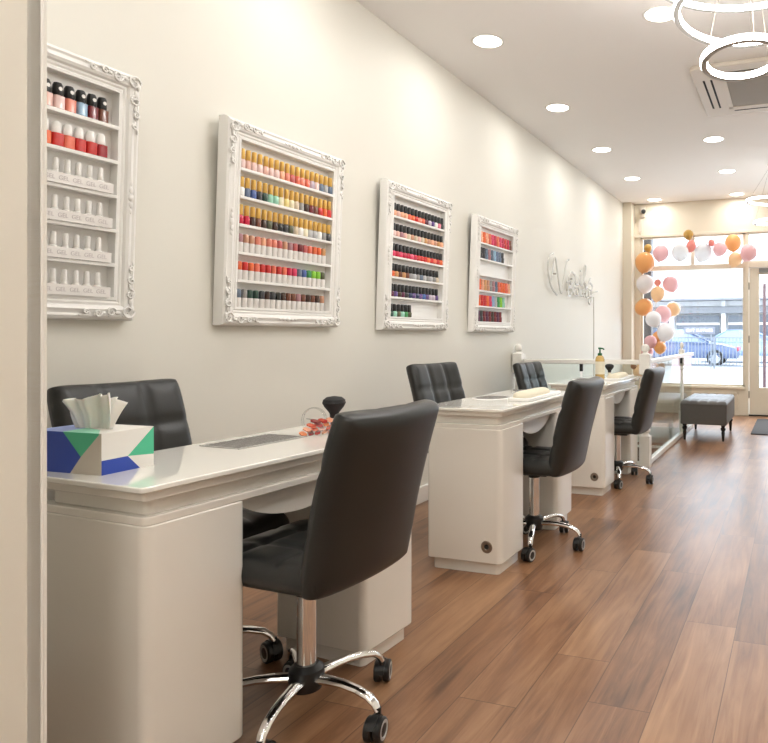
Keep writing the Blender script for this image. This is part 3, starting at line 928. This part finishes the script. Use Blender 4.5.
def hand_rest(loc, rz, label):
    h = empty('hand_rest', loc, (0, 0, R(rz)), label, 'hand rest', 'white hand rests')
    MB().rprism(-0.065, 0.065, 0, 0.56, 0, 0.016, 0.015).build('tray', M['whitecap'], h, bevel=0.003)
    prof = []
    mb = MB()
    n = 14
    v, f = [], []
    L = [0.0, 0.012, 0.03, 0.15, 0.3, 0.38, 0.395, 0.40]
    S = [0.3, 0.8, 1.0, 1.0, 0.98, 0.9, 0.6, 0.2]
    for y, s_ in zip(L, S):
        for k in range(n):
            a = PI * k / (n - 1)
            v.append((0.05 * s_ * math.cos(a), 0.02 + y, 0.016 + 0.034 * s_ * max(0.0, math.sin(a)) ** 0.8))
    for i in range(len(L) - 1):
        for k in range(n):
            k2 = (k + 1) % n
            f.append((i * n + k, i * n + k2, (i + 1) * n + k2, (i + 1) * n + k))
    f.append(tuple(range(n))); f.append(tuple(range((len(L) - 1) * n, len(L) * n)))
    mb.add(v, f)
    mb.build('cushion', M['towel'], h, smooth=60)
    return h
hand_rest((-1.385, 3.31, 0.790), 2, 'white hand rest with cream towel cushion on the middle desk')
hand_rest((-1.34, 5.06, 0.790), 2, 'white hand rest with cream cushion on the farthest desk')

lb = empty('pump_bottle', (-1.475, 5.20, 0.790), label='tall amber lotion bottle with green pump on the farthest desk', cat='bottle')
MB().lathe([(0.0, 0.0), (0.034, 0.0), (0.037, 0.006), (0.037, 0.155), (0.030, 0.178), (0.016, 0.188), (0.0, 0.189)], 28, closed=False).build('bottle', M['amber'], lb)
MB().lathe([(0.0375, 0.04), (0.0378, 0.045), (0.0378, 0.135), (0.0375, 0.14)], 28, closed=False).build('label_wrap', M['towel'], lb)
MB().lathe([(0.0, 0.187), (0.018, 0.187), (0.018, 0.205), (0.007, 0.208), (0.006, 0.235), (0.014, 0.237), (0.014, 0.25), (0.0, 0.252)], 20, closed=False).tube([(0, 0, 0.244), (0.03, -0.02, 0.243), (0.04, -0.027, 0.236)], 0.006, 8).build('pump', M['pump'], lb)

# ------------------------------------------------------------------ polish display frames
def curl(mb, c, r, start, turns, sgn, rad=0.0045, x=0.055):
    pts, rs = [], []
    n = int(18 * turns)
    for i in range(n + 1):
        t = i / n
        a = start + sgn * 2 * PI * turns * t
        q = r * (1 - 0.8 * t)
        pts.append((x + 0.004 * math.sin(PI * t), c[0] + q * math.cos(a), c[1] + q * math.sin(a)))
        rs.append(rad * (1 - 0.35 * t))
    mb.tube(pts, rs, 6)
FW, FH = 0.81, 0.918
def make_frame():
    f0 = empty('display_frame')
    prof = [(0, 0), (0, .030), (.006, .046), (.016, .052), (.024, .048), (.030, .050), (.040, .057), (.050, .053), (.056, .044), (.064, .047), (.070, .043), (.076, .048), (.085, .047), (.085, 0)]
    cors = [(0, 0), (FW, 0), (FW, FH), (0, FH)]
    ins = [(1, 1), (-1, 1), (-1, -1), (1, -1)]
    v, f = [], []
    n = len(prof)
    for (cy, cz), (sy, sz) in zip(cors, ins):
        for (t, d) in prof:
            v.append((d, cy + sy * t, cz + sz * t))
    for k in range(4):
        k2 = (k + 1) % 4
        for i in range(n):
            j = (i + 1) % n
            f.append((k * n + i, k * n + j, k2 * n + j, k2 * n + i))
    MB().add(v, f).build('moulding', M['frame'], f0, smooth=25)
    for (cy, cz), (sy, sz) in zip(cors, ins):
        mb = MB()
        for (t, u, r, s_) in ((.035, .035, .028, 1), (.100, .030, .020, -1), (.150, .026, .014, 1), (.195, .030, .010, -1)):
            curl(mb, (cy + sy * t, cz + sz * u), r, 0, 1.3, s_ * sy * sz)
            if t > 0.05:
                curl(mb, (cy + sy * u, cz + sz * t), r, PI / 2, 1.3, -s_ * sy * sz)
        for k in range(7):
            t = 0.045 + 0.028 * k
            mb.sphere((0.055, cy + sy * t, cz + sz * (0.018 + 0.01 * (k % 2))), 0.011 - 0.0008 * k, 8, 6, (0.55, 1.3, 0.7))
            mb.sphere((0.055, cy + sy * (0.018 + 0.01 * (k % 2)), cz + sz * t), 0.011 - 0.0008 * k, 8, 6, (0.55, 0.7, 1.3))
        mb.build('corner_ornament', M['frame'], f0, smooth=60)
    for (cy, cz, vert) in ((0, FH / 2, 1), (FW, FH / 2, 1), (FW / 2, 0, 0), (FW / 2, FH, 0)):
        mb = MB()
        sy = 1 if cy == 0 else -1; sz = 1 if cz == 0 else -1
        for k in (-2, -1, 0, 1, 2):
            s_ = 0.014 - 0.003 * abs(k)
            if vert:
                mb.sphere((0.055, cy + sy * 0.036, cz + k * 0.026), s_, 8, 6, (0.5, 0.8, 1.2))
            else:
                mb.sphere((0.055, cy + k * 0.026, cz + sz * 0.036), s_, 8, 6, (0.5, 1.2, 0.8))
        mb.build('side_ornament', M['frame'], f0, smooth=60)
    MB().box(0.0, 0.008, 0.01, FW - 0.01, 0.01, FH - 0.01).build('back_board', M['frame'], f0, smooth=0)
    for k in range(1, 6):
        MB().box(0.006, 0.050, 0.084, FW - 0.084, 0.084 + k * 0.125 - 0.013, 0.084 + k * 0.125).build('shelf', M['frame'], f0, smooth=0, bevel=0.0015)
    return f0
frame0 = make_frame()
FRAMES = []
LEAN = R(2.3)
for i, (y, z, lab) in enumerate((
        (1.093, 1.195, 'ornate white display frame nearest, cut off by the wall edge, with mostly clear bottles'),
        (2.312, 1.183, 'ornate white display frame with three rows of gold-capped polish'),
        (3.532, 1.172, 'ornate white display frame full of black-capped polish bottles'),
        (4.752, 1.165, 'ornate white display frame farthest along the wall, with an empty shelf'))):
    o = frame0 if i == 0 else copy_tree(frame0)
    o.location = (XL + 0.003, y, z); o.rotation_euler = (0, LEAN, 0)
    tag(o, lab, 'display frame', 'ornate white polish frames')
    FRAMES.append(o)
def fmat(i):
    o = FRAMES[i]
    return Matrix.Translation(o.location) @ Matrix.Rotation(LEAN, 4, 'Y')
def shelf_z(r):     # r = 0 at the top
    return 0.0845 + (5 - r) * 0.125
C = {
    'pale pink': (236, 206, 200), 'blush': (232, 186, 172), 'peach': (240, 176, 140), 'coral': (232, 112, 86), 'salmon': (230, 138, 116),
    'lavender': (196, 180, 196), 'grey': (150, 148, 146), 'steel blue': (96, 112, 140), 'blue': (70, 96, 160), 'charcoal': (58, 58, 62),
    'black': (34, 34, 34), 'dark green': (48, 78, 66), 'mint': (158, 214, 190), 'cream': (240, 230, 200), 'yellow': (236, 216, 140),
    'beige': (214, 196, 170), 'brown': (120, 72, 54), 'maroon': (120, 38, 44), 'red': (206, 48, 44), 'orange': (234, 108, 60),
    'crimson': (198, 30, 66), 'hot pink': (222, 66, 104), 'pink': (226, 130, 150), 'dark brown': (70, 48, 40), 'olive': (90, 92, 66),
    'white': (238, 236, 232), 'mauve': (176, 128, 134), 'tan': (206, 152, 122), 'rose': (196, 98, 96), 'green': (66, 150, 84),
    'lime': (140, 206, 64), 'slate': (104, 120, 140), 'plum': (92, 40, 66), 'purple': (94, 70, 128), 'sky blue': (150, 184, 212),
    'deep red': (160, 30, 40), 'silver': (186, 186, 188), 'amber': (206, 150, 96), 'clear': (226, 222, 216), 'navy': (44, 52, 92),
}
_bm = {}
def bottle_meshes(kind, cname):
    key = (kind, cname)
    if key in _bm:
        return _bm[key]
    cm = cmat(cname, C[cname])
    body, cap = MB(), MB()
    bmats, cmats = [cm], [M['blackcap']]
    if kind == 'gold':
        body.lathe([(0.0, 0.0), (0.013, 0.0), (0.0145, 0.003), (0.0145, 0.034), (0.009, 0.041), (0.0, 0.042)], 16, closed=False)
        cap.lathe([(0.010, 0.040), (0.0115, 0.042), (0.0105, 0.085), (0.008, 0.087)], 14)
        cmats = [M['gold']]
    elif kind == 'black':
        body.lathe([(0.0, 0.0), (0.015, 0.0), (0.0175, 0.004), (0.0175, 0.028), (0.010, 0.037), (0.0, 0.038)], 16, closed=False)
        cap.lathe([(0.0125, 0.034), (0.013, 0.037), (0.0115, 0.076), (0.009, 0.079)], 14)
    elif kind == 'colourtop':
        body.lathe([(0.0, 0.0, 0), (0.013, 0.0, 0), (0.014, 0.002, 0), (0.014, 0.043, 0), (0.0, 0.044, 0)], 16, closed=False)
        bmats = [M['label']]
        cap.lathe([(0.0125, 0.042), (0.0140, 0.046), (0.0140, 0.070), (0.0115, 0.080), (0.006, 0.082)], 14)
        cmats = [cm]
    elif kind == 'tint':
        body.lathe([(0.0, 0.0), (0.017, 0.0), (0.0185, 0.004), (0.0185, 0.040), (0.012, 0.046), (0.0, 0.047)], 16, closed=False)
        cap.lathe([(0.0145, 0.044), (0.0145, 0.083), (0.011, 0.086)], 14)
        cmats = [cm]
    elif kind == 'chunky':
        body.rprism(-0.0175, 0.0175, -0.0165, 0.0165, 0.0, 0.042, 0.006, 4)
        body.lathe([(0.012, 0.042), (0.010, 0.048)], 14)
        cap.lathe([(0.0145, 0.045), (0.0155, 0.050), (0.0150, 0.078), (0.011, 0.087)], 16)
        cap.lathe([(0.0, 0.0), (0.0065, 0.0), (0.0065, 0.0012), (0, 0.0012)], 14, Matrix.Translation((0.0145, 0, 0.066)) @ Matrix.Rotation(PI / 2, 4, 'Y'), 1, closed=False)
        cmats = [M['blackcap'], M['label']]
    elif kind == 'redwhite':
        body.rprism(-0.0175, 0.0175, -0.018, 0.018, 0.0, 0.042, 0.007, 4)
        body.lathe([(0.012, 0.042), (0.010, 0.048)], 14)
        cap.lathe([(0.0145, 0.044), (0.0150, 0.050), (0.0135, 0.076), (0.009, 0.082)], 16)
        cmats = [M['whitecap']]
    elif kind == 'clear':
        body.lathe([(0.0, 0.0), (0.014, 0.0), (0.0155, 0.004), (0.0155, 0.036), (0.009, 0.044), (0.0, 0.045)], 16, closed=False)
        cap.lathe([(0.0085, 0.043), (0.0095, 0.046), (0.0085, 0.084), (0.006, 0.087)], 14)
        cmats = [M['whitecap']]
    b0 = body.build('polish_bottle', bmats, None, smooth=40)
    c0_ = cap.build('cap', cmats, b0, smooth=40)
    _bm[key] = [b0, True]
    return _bm[key]
shelf_words = ['top', 'second', 'third', 'fourth', 'fifth', 'bottom']
frame_words = ['nearest frame', 'second frame', 'third frame', 'farthest frame']
kind_words = {'gold': 'gold-capped', 'black': 'black-capped', 'colourtop': 'white-labelled', 'tint': 'plain', 'chunky': 'black-capped chunky', 'redwhite': 'white-capped', 'clear': 'white-capped'}
def row(fi, r, kind, cols, y0, pitch, jitter=0.001):
    Mf = fmat(fi)
    for k, cn in enumerate(cols):
        if cn is None:
            continue
        rec = bottle_meshes(kind, cn)
        if rec[1]:
            o = rec[0]; rec[1] = False
        else:
            o = rec[0].copy(); COL.objects.link(o)
            for ch in rec[0].children:
                c_ = ch.copy(); COL.objects.link(c_); c_.parent = o
        o.location = Mf @ Vector((0.032, y0 + k * pitch + random.uniform(-jitter, jitter), shelf_z(r) + 0.0003))
        o.rotation_euler = (0, LEAN, 0)
        what = 'nail polish' if kind != 'colourtop' else 'topped gel bottle'
        tag(o, f'{cn} {kind_words[kind]} {what}, {ordn[k]} from left on {shelf_words[r]} shelf of the {frame_words[fi]}', 'nail polish bottle',
            f'{kind_words[kind]} bottles on the {shelf_words[r]} shelf of the {frame_words[fi]}')
Y0 = 0.105
# nearest frame: only its right half can be seen past the wall edge
p0, pp = 0.515, 0.039
row(0, 0, 'chunky', ['blush', 'pale pink', 'salmon', 'sky blue', 'maroon', 'brown'], p0 - pp + 0.0, pp)
row(0, 1, 'redwhite', ['orange', 'red', 'coral', 'red', 'red', 'deep red'], p0 - pp - 0.002, pp)
for r in (2, 3, 4, 5):
    row(0, r, 'clear', ['clear'] * 6, p0 - pp, pp)
Mf = fmat(0)
for r in (2, 3, 4, 5):
    s_ = empty('label_strip', Mf @ Vector((0.053, 0.40, shelf_z(r) + 0.0)), (0, LEAN, 0), f'white lettered strip in front of the clear bottles on the {shelf_words[r]} shelf', 'label strip', 'white lettered strips in the nearest frame')
    MB().box(0, 0.0025, 0, 0.305, 0.0, 0.036).box(-0.012, 0, 0.302, 0.305, 0, 0.03).build('strip', M['label'], s_, smooth=0)
    text_mesh('GEL  GEL  GEL  GEL  GEL  GEL', 0.0205, 'lettering', M['ink'], s_, (0.0028, 0.152, 0.018), (R(90), 0, R(90)), 0.0002)
P2 = 0.0357
row(1, 0, 'gold', ['pale pink', 'blush', 'pale pink', 'pale pink', 'blush', 'pale pink', 'pale pink', 'peach', 'salmon', 'rose', 'coral', 'salmon', 'coral', 'lavender', 'pale pink', 'slate', 'silver', 'slate'], Y0, P2)
row(1, 1, 'gold', ['white', 'steel blue', 'blue', 'charcoal', 'dark green', 'mint', 'mint', 'cream', 'yellow', 'cream', 'beige', 'grey', 'dark brown', 'maroon', 'brown', 'red', 'orange', 'red'], Y0, P2)
row(1, 2, 'gold', ['crimson', 'crimson', 'dark brown', 'brown', 'dark brown', 'olive', 'dark brown', 'black', 'charcoal', 'olive', 'beige', 'white', 'cream', 'silver', 'silver', 'white', 'grey', 'charcoal'], Y0, P2)
row(1, 3, 'colourtop', ['mauve', 'tan', 'tan', 'salmon', 'peach', 'salmon', 'salmon', 'rose', 'tan', 'mauve', 'rose', 'maroon', 'rose', 'coral', 'orange', 'orange', 'amber'], Y0, P2)
row(1, 4, 'colourtop', ['orange', 'red', 'orange', 'coral', 'red', 'red', 'coral', 'red', 'coral', 'crimson', 'hot pink', 'slate', 'blue', 'green', 'lime', 'lime', 'olive'], Y0, P2)
row(1, 5, 'colourtop', ['slate', 'grey', 'dark green', 'dark green', 'charcoal', 'dark brown', 'charcoal', 'black', 'dark brown', 'brown', 'brown', 'mauve', 'brown', 'dark brown', 'brown', 'dark brown', 'tan'], Y0, P2)
P3 = 0.0425
row(2, 0, 'black', ['peach', 'blush', 'peach', 'peach', 'coral', 'orange', 'red', 'salmon', 'coral', 'plum', 'lavender', 'purple', 'white', 'pink', 'charcoal'], Y0 + 0.003, P3)
row(2, 1, 'black', ['pale pink', 'blush', 'mauve', 'blush', 'beige', 'tan', 'beige', 'blush', 'beige', 'amber', 'tan', 'peach', 'tan', 'amber', 'peach'], Y0 + 0.003, P3)
row(2, 2, 'black', ['hot pink', 'crimson', 'hot pink', 'crimson', 'crimson', 'hot pink', 'crimson', 'red', 'red', 'red', 'orange', 'red', 'coral', 'red', 'orange'], Y0 + 0.003, P3)
row(2, 3, 'black', ['orange', 'amber', 'brown', 'amber', 'brown', 'grey', 'silver', 'grey', 'slate', 'silver', 'grey', 'silver', 'grey', 'beige'], Y0 + 0.003, P3)
row(2, 4, 'black', ['plum', 'purple', 'dark brown', 'plum', 'charcoal', 'navy', 'purple', 'navy', 'purple', 'blue', 'purple', 'lavender', 'lavender', 'purple'], Y0 + 0.003, P3)
row(2, 5, 'black', ['dark green', 'mint', 'olive', 'mint', 'green', 'olive'], Y0 + 0.003, P3)
P4 = 0.052
row(3, 0, 'tint', ['peach', 'orange', 'peach', 'coral', 'hot pink', 'crimson', 'coral', 'hot pink', 'crimson', 'red', 'crimson', 'brown'], Y0 + 0.008, P4)
row(3, 1, 'tint', ['charcoal', 'charcoal', 'slate', 'mauve', 'slate', 'sky blue', 'steel blue', 'slate', 'charcoal'], Y0 + 0.008, P4)
row(3, 3, 'tint', ['orange', 'peach', 'amber', 'tan', 'grey', 'mauve', 'slate', 'coral', 'orange', 'orange', 'coral', 'peach'], Y0 + 0.008, P4)
row(3, 4, 'tint', ['orange', 'red', 'red', 'orange', 'hot pink', 'sky blue', 'silver', 'green', 'lime', 'mint'], Y0 + 0.008, P4)
row(3, 5, 'tint', ['plum', 'charcoal', 'maroon', 'plum', 'maroon', 'dark brown', 'maroon', 'plum', 'maroon'], Y0 + 0.008, P4)

# ------------------------------------------------------------------ script sign on the wall
def smooth_path(pts, n=6):
    out = []
    P = [Vector((0, p[0], p[1])) for p in pts]
    m = len(P) - 1
    for i in range(m * n + 1):
        out.append(spline([tuple(p) for p in P], i / (m * n)))
    return out
sg = empty('script_sign', (XL, 6.46, 1.58), label='unlit white tube script sign mounted on the wall past the frames', cat='sign')
strokes1 = [   # Nails
    [(0.02, .10), (0.06, .16), (0.12, .36), (0.16, .40), (0.20, .30), (0.28, .06), (0.34, .02), (0.40, .20), (0.46, .38), (0.54, .43)],
    [(0.72, .26), (0.62, .29), (0.54, .22), (0.58, .14), (0.68, .17), (0.73, .27), (0.74, .16), (0.82, .15)],
    [(0.82, .15), (0.88, .27), (0.88, .17), (0.96, .15)], [(0.90, .33), (0.91, .345)],
    [(0.96, .15), (1.06, .30), (1.08, .41), (1.03, .40), (1.02, .22), (1.08, .14), (1.16, .17)],
    [(1.16, .17), (1.25, .28), (1.22, .22), (1.31, .18), (1.28, .12), (1.18, .12)],
    [(0.10, .44), (0.0, .38), (-0.02, .22), (0.06, .06), (0.2, -.02)]]
strokes2 = [   # Beauty
    [(0.62, .10), (0.60, -.06)], [(0.56, .08), (0.68, .10), (0.72, .05), (0.62, .03), (0.74, .01), (0.70, -.06), (0.58, -.06)],
    [(0.78, -.02), (0.88, .02), (0.82, .05), (0.79, -.03), (0.90, -.05)],
    [(1.02, .02), (0.94, .04), (0.91, -.03), (0.99, -.04), (1.03, .03), (1.05, -.05)],
    [(1.08, .04), (1.08, -.04), (1.17, -.03), (1.18, .04), (1.19, -.05)],
    [(1.30, .11), (1.28, -.04), (1.36, -.04)], [(1.23, .05), (1.36, .06)],
    [(1.40, .04), (1.41, -.03), (1.50, -.02)], [(1.51, .05), (1.50, -.06), (1.44, -.13), (1.40, -.08), (1.60, .02), (1.78, .05)]]
for s_ in strokes1:
    MB().tube([(0.035, q.y * 1.18 + 0.05, q.z * 0.92) for q in smooth_path(s_)], 0.0095, 8).build('letter_stroke', M['neon'], sg, smooth=60)
for s_ in strokes2:
    MB().tube([(0.035, q.y + 0.05, q.z + 0.06) for q in smooth_path(s_)], 0.008, 8).build('letter_stroke', M['neon'], sg, smooth=60)
for (a, b_) in ((0.25, 0.2), (0.8, 0.19), (1.3, 0.17), (0.72, 0.06), (1.3, 0.05), (1.65, 0.08)):
    MB().cyl((0, a, b_), (0.04, a, b_), 0.007, seg=8).build('standoff', M['steel'], sg)
tag(MB().tube([(XL + 0.006, 8.22, 1.62), (XL + 0.006, 8.23, 1.3), (XL + 0.006, 8.22, 0.2)], 0.004, 6).build('sign_cable', M['cord']), 'thin cable running down the wall below the script sign', 'cable')

# ------------------------------------------------------------------ stair balustrade
def newel(x, y, label, h=1.06):
    n = empty('newel_post', (x, y, 0), label=label, cat='post', group='white stair newel posts')
    a = 0.046
    MB().rprism(-a, a, -a, a, 0, 0.27, 0.006).build('base_block', M['trim'], n)
    MB().lathe([(0.046, 0.27), (0.030, 0.285), (0.028, 0.295), (0.044, 0.31), (0.044, 0.325), (0.030, 0.335), (0.032, 0.37), (0.040, 0.44), (0.042, 0.50), (0.036, 0.60), (0.029, 0.70), (0.027, 0.74), (0.040, 0.755), (0.040, 0.77), (0.030, 0.785), (0.044, 0.80)], 24).build('turned_shaft', M['trim'], n)
    MB().rprism(-a, a, -a, a, 0.80, 0.975, 0.006).build('top_block', M['trim'], n, bevel=0.003)
    MB().lathe([(0.040, 0.975), (0.022, 0.985), (0.020, 0.995), (0.034, 1.005), (0.038, 1.025), (0.030, 1.048), (0.012, 1.060), (0.0, 1.062)], 24, closed=False).build('finial', M['trim'], n)
    return n
newel(-1.235, 5.79, 'turned white newel post at the stair corner behind the farthest customer chair')
fn_ = newel(-1.235, 7.75, 'slim turned white newel post midway along the stair railing near the bench')
fn_.scale = (0.6, 0.6, 1)
newel(-2.365, 5.66, 'turned white newel post standing against the wall behind the farthest desk')
def balustrade(p0, p1, label, joints):
    p0, p1 = Vector(p0), Vector(p1)
    L = (p1 - p0).length
    d = (p1 - p0) / L
    ang = math.atan2(d.y, d.x)
    b_ = empty('glass_balustrade', p0, (0, 0, ang), label, 'balustrade')
    MB().rprism(0, L, -0.032, 0.032, 0.885, 0.925, 0.01).build('handrail', M['trim'], b_, bevel=0.006)
    MB().rprism(0, L, -0.022, 0.022, 0.0, 0.045, 0.006).build('base_rail', M['trim'], b_, bevel=0.004)
    for i in range(len(joints) - 1):
        MB().box(joints[i] + 0.012, joints[i + 1] - 0.012, -0.005, 0.005, 0.045, 0.885).build('glass_panel', M['rail_glass'], b_, smooth=0)
    for j in joints[1:-1]:
        MB().cyl((j, 0, 0.82), (j, 0, 0.885), 0.016, seg=12).build('clamp', M['plastic'], b_)
    return b_
balustrade((-1.235, 5.835, 0), (-1.235, 8.50, 0), 'glass stair balustrade with white handrail running towards the bench', [0, 1.87, 2.66])
balustrade((-1.28, 5.79, 0), (-2.32, 5.67, 0), 'glass balustrade with white handrail crossing behind the farthest desk', [0, 0.52, 1.046])

# ------------------------------------------------------------------ bench, mat
bn = empty('tufted_bench', (-0.950, 7.40, 0), label='dark grey tufted velvet bench beside the glass balustrade', cat='bench')
seat_b = pad(0.50, 0.98, 0.085, 5, 9, 0.014, n=60, corner=0.015, back_bulge=0, fn=lambda a, b_, z: (a, 0.49 + b_, 0.392 + z))
seat_b.build('cushion', M['tuft'], bn, smooth=60)
MB().rprism(-0.247, 0.247, 0.003, 0.977, 0.175, 0.395, 0.02).build('upholstered_side', M['tuft'], bn, bevel=0.012, bseg=3)
for xx in (-0.205, 0.205):
    for yy in (0.05, 0.91):
        Mx = Matrix.Translation((xx, yy, 0))
        MB().lathe([(0.010, 0.0), (0.013, 0.02), (0.020, 0.09), (0.016, 0.105), (0.027, 0.125), (0.027, 0.14), (0.018, 0.15), (0.026, 0.170), (0.028, 0.178)], 18, Mx).build('leg', M['blackwood'], bn)
bt = MB()
tag(MB().rprism(-0.50, 0.36, 8.07, 9.52, 0.0, 0.012, 0.02).build('door_mat', M['mat']), 'charcoal door mat on the wood floor before the shop door', 'door mat')
o = empty('wall_socket', (XL, 6.05, 0.872), label='small grey wall socket behind the glass panel near the farthest technician chair', cat='socket')
MB().rprism(0, 0.012, -0.04, 0.04, -0.04, 0.04, 0.004).build('face_plate', M['grey'], o)

# ------------------------------------------------------------------ balloons
BC = {'gold': (200, 160, 84), 'coral': (242, 150, 138), 'pink': (246, 196, 200), 'orange': (244, 178, 112), 'translucent white': (236, 236, 238), 'peach': (249, 208, 160), 'white': (246, 244, 246), 'bronze': (150, 104, 74)}
BL = [
    (-1.465, 9.80, 2.576, .072, 'gold', 1, 'small gold balloon topmost, above the transom mullion'),
    (-1.423, 9.76, 2.408, 0.071, 'coral', 1.2, 'small coral balloon hanging directly under the gold one'),
    (-1.835, 9.66, 2.316, .114, 'pink', 1, 'pink balloon at the left end of the top row'),
    (-2.052, 9.80, 2.410, .058, 'gold', 1, 'small gold balloon at the top left corner, above the big orange one'),
    (-2.082, 9.73, 2.200, .145, 'orange', 1, 'biggest orange balloon in the upper left corner'),
    (-1.557, 9.62, 2.307, 0.120, 'translucent white', 1, 'translucent white balloon just left of the transom mullion'),
    (-1.251, 9.80, 2.316, .128, 'translucent white', 1, 'translucent white balloon just right of the transom mullion'),
    (-1.132, 9.73, 2.439, .049, 'coral', 1, 'small coral balloon in the middle of the top row'),
    (-1.011, 9.66, 2.336, .097, 'pink', 1, 'pink balloon left of the two orange ones in the top row'),
    (-0.845, 9.80, 2.435, .116, 'orange', 1, 'orange balloon above a peach one at the right of the top row'),
    (-0.812, 9.73, 2.190, .097, 'peach', 1.1, 'peach balloon hanging below the orange one over the window corner'),
    (-0.623, 9.66, 2.274, .114, 'pink', 1, 'pink balloon at the right end, over the door post'),
    (-2.091, 9.80, 1.892, .132, 'white', 1, 'white balloon in the left column under the biggest orange one'),
    (-1.896, 9.73, 1.898, .051, 'coral', 1, 'small coral balloon between white and pink ones in the left column'),
    (-1.882, 9.66, 1.732, .100, 'peach', 1.1, 'peach balloon below the white one in the left column'),
    (-1.722, 9.80, 1.877, .118, 'pink', 1, 'pink balloon right of the left column, against the window'),
    (-2.101, 9.73, 1.547, .138, 'orange', 0.85, 'wide orange balloon halfway down the left column'),
    (-1.896, 9.42, 1.364, 0.112, 'white', 1, 'white balloon right under the wide orange one'),
    (-1.795, 9.60, 1.443, 0.118, 'pink', 1, 'pink balloon halfway down, in front of a peach one'),
    (-1.681, 9.78, 1.513, 0.106, 'peach', 1, 'peach balloon halfway down, rightmost there'),
    (-1.725, 9.45, 1.182, 0.125, 'white', 1, 'white balloon low in the column, above the lowest orange pair'),
    (-1.881, 9.74, 1.089, 0.108, 'orange', 1, 'upper orange balloon of the lowest pair above the newel post'),
    (-1.837, 9.60, 0.961, 0.088, 'orange', 1, 'lower orange balloon of the lowest pair above the newel post'),
    (-1.964, 9.55, 1.044, 0.092, 'pink', 1, 'pink balloon left of the lowest orange pair'),
    (-2.054, 9.76, 0.901, 0.090, 'pink', 1, 'pink balloon lowest of the pink ones, behind the newel post'),
    (-2.235, 9.66, 0.687, .044, 'bronze', 1, 'small bronze balloon beneath the handrail, leftmost'),
    (-2.169, 9.72, 0.619, .087, 'peach', 1.1, 'peach balloon at the bottom of the column, beneath the handrail'),
    (-1.949, 9.80, 0.689, .052, 'orange', 1, 'small orange balloon beneath the handrail, right of the newel post'),
    (-1.833, 9.73, 0.694, .050, 'bronze', 1, 'small bronze balloon beneath the handrail, rightmost'),
]
def balloon_prof(r, st_):
    p = []
    for i in range(19):
        t = i / 18
        a = -PI / 2 + PI * t
        rr = r * math.cos(a)
        z = r * math.sin(a) * st_
        if a < -0.35:
            q = min(1, (-0.35 - a) / (PI / 2 - 0.35))
            z -= 0.22 * r * q ** 2
        p.append((max(rr, 0.0), z))
    return p
for (x, y, z, r, cn, st_, lab) in BL:
    bmx = cmat(cn + ' balloon', BC[cn], 0.25, sub=0.0)
    nt = bmx.node_tree
    pb = nt.nodes['Principled BSDF']
    pb.inputs['Transmission Weight'].default_value = 0.2 if cn != 'translucent white' else 0.3
    pb.inputs['IOR'].default_value = 1.2
    pb.inputs['Roughness'].default_value = 0.3
    o = MB().lathe(balloon_prof(r, st_), 28, closed=False).build('balloon', bmx, smooth=80, loc=(x, y, z), rot=(R(random.uniform(-25, 25)), R(random.uniform(-35, 35)), 0))
    tag(o, lab, 'balloon', 'balloon garland round the shop window')
    zb = -r * st_ - 0.22 * r
    MB().lathe([(0.002, zb + 0.004), (0.006, zb - 0.004), (0.009, zb - 0.012), (0.0, zb - 0.010)], 10, closed=False).build('knot', bmx, o)
gp = [(-0.60, 9.90, 2.33), (-0.83, 9.90, 2.36), (-1.05, 9.90, 2.34), (-1.25, 9.90, 2.36), (-1.45, 9.90, 2.45), (-1.6, 9.90, 2.34), (-1.85, 9.90, 2.33), (-2.06, 9.88, 2.3), (-2.08, 9.88, 1.9), (-1.93, 9.88, 1.7), (-1.98, 9.88, 1.45), (-1.85, 9.88, 1.2), (-1.93, 9.88, 1.0), (-2.08, 9.88, 0.8), (-2.15, 9.88, 0.6)]
tag(MB().tube(gp, 0.003, 5).build('garland_cord', M['cord']), 'thin cord carrying the balloon garland round the window', 'cord')
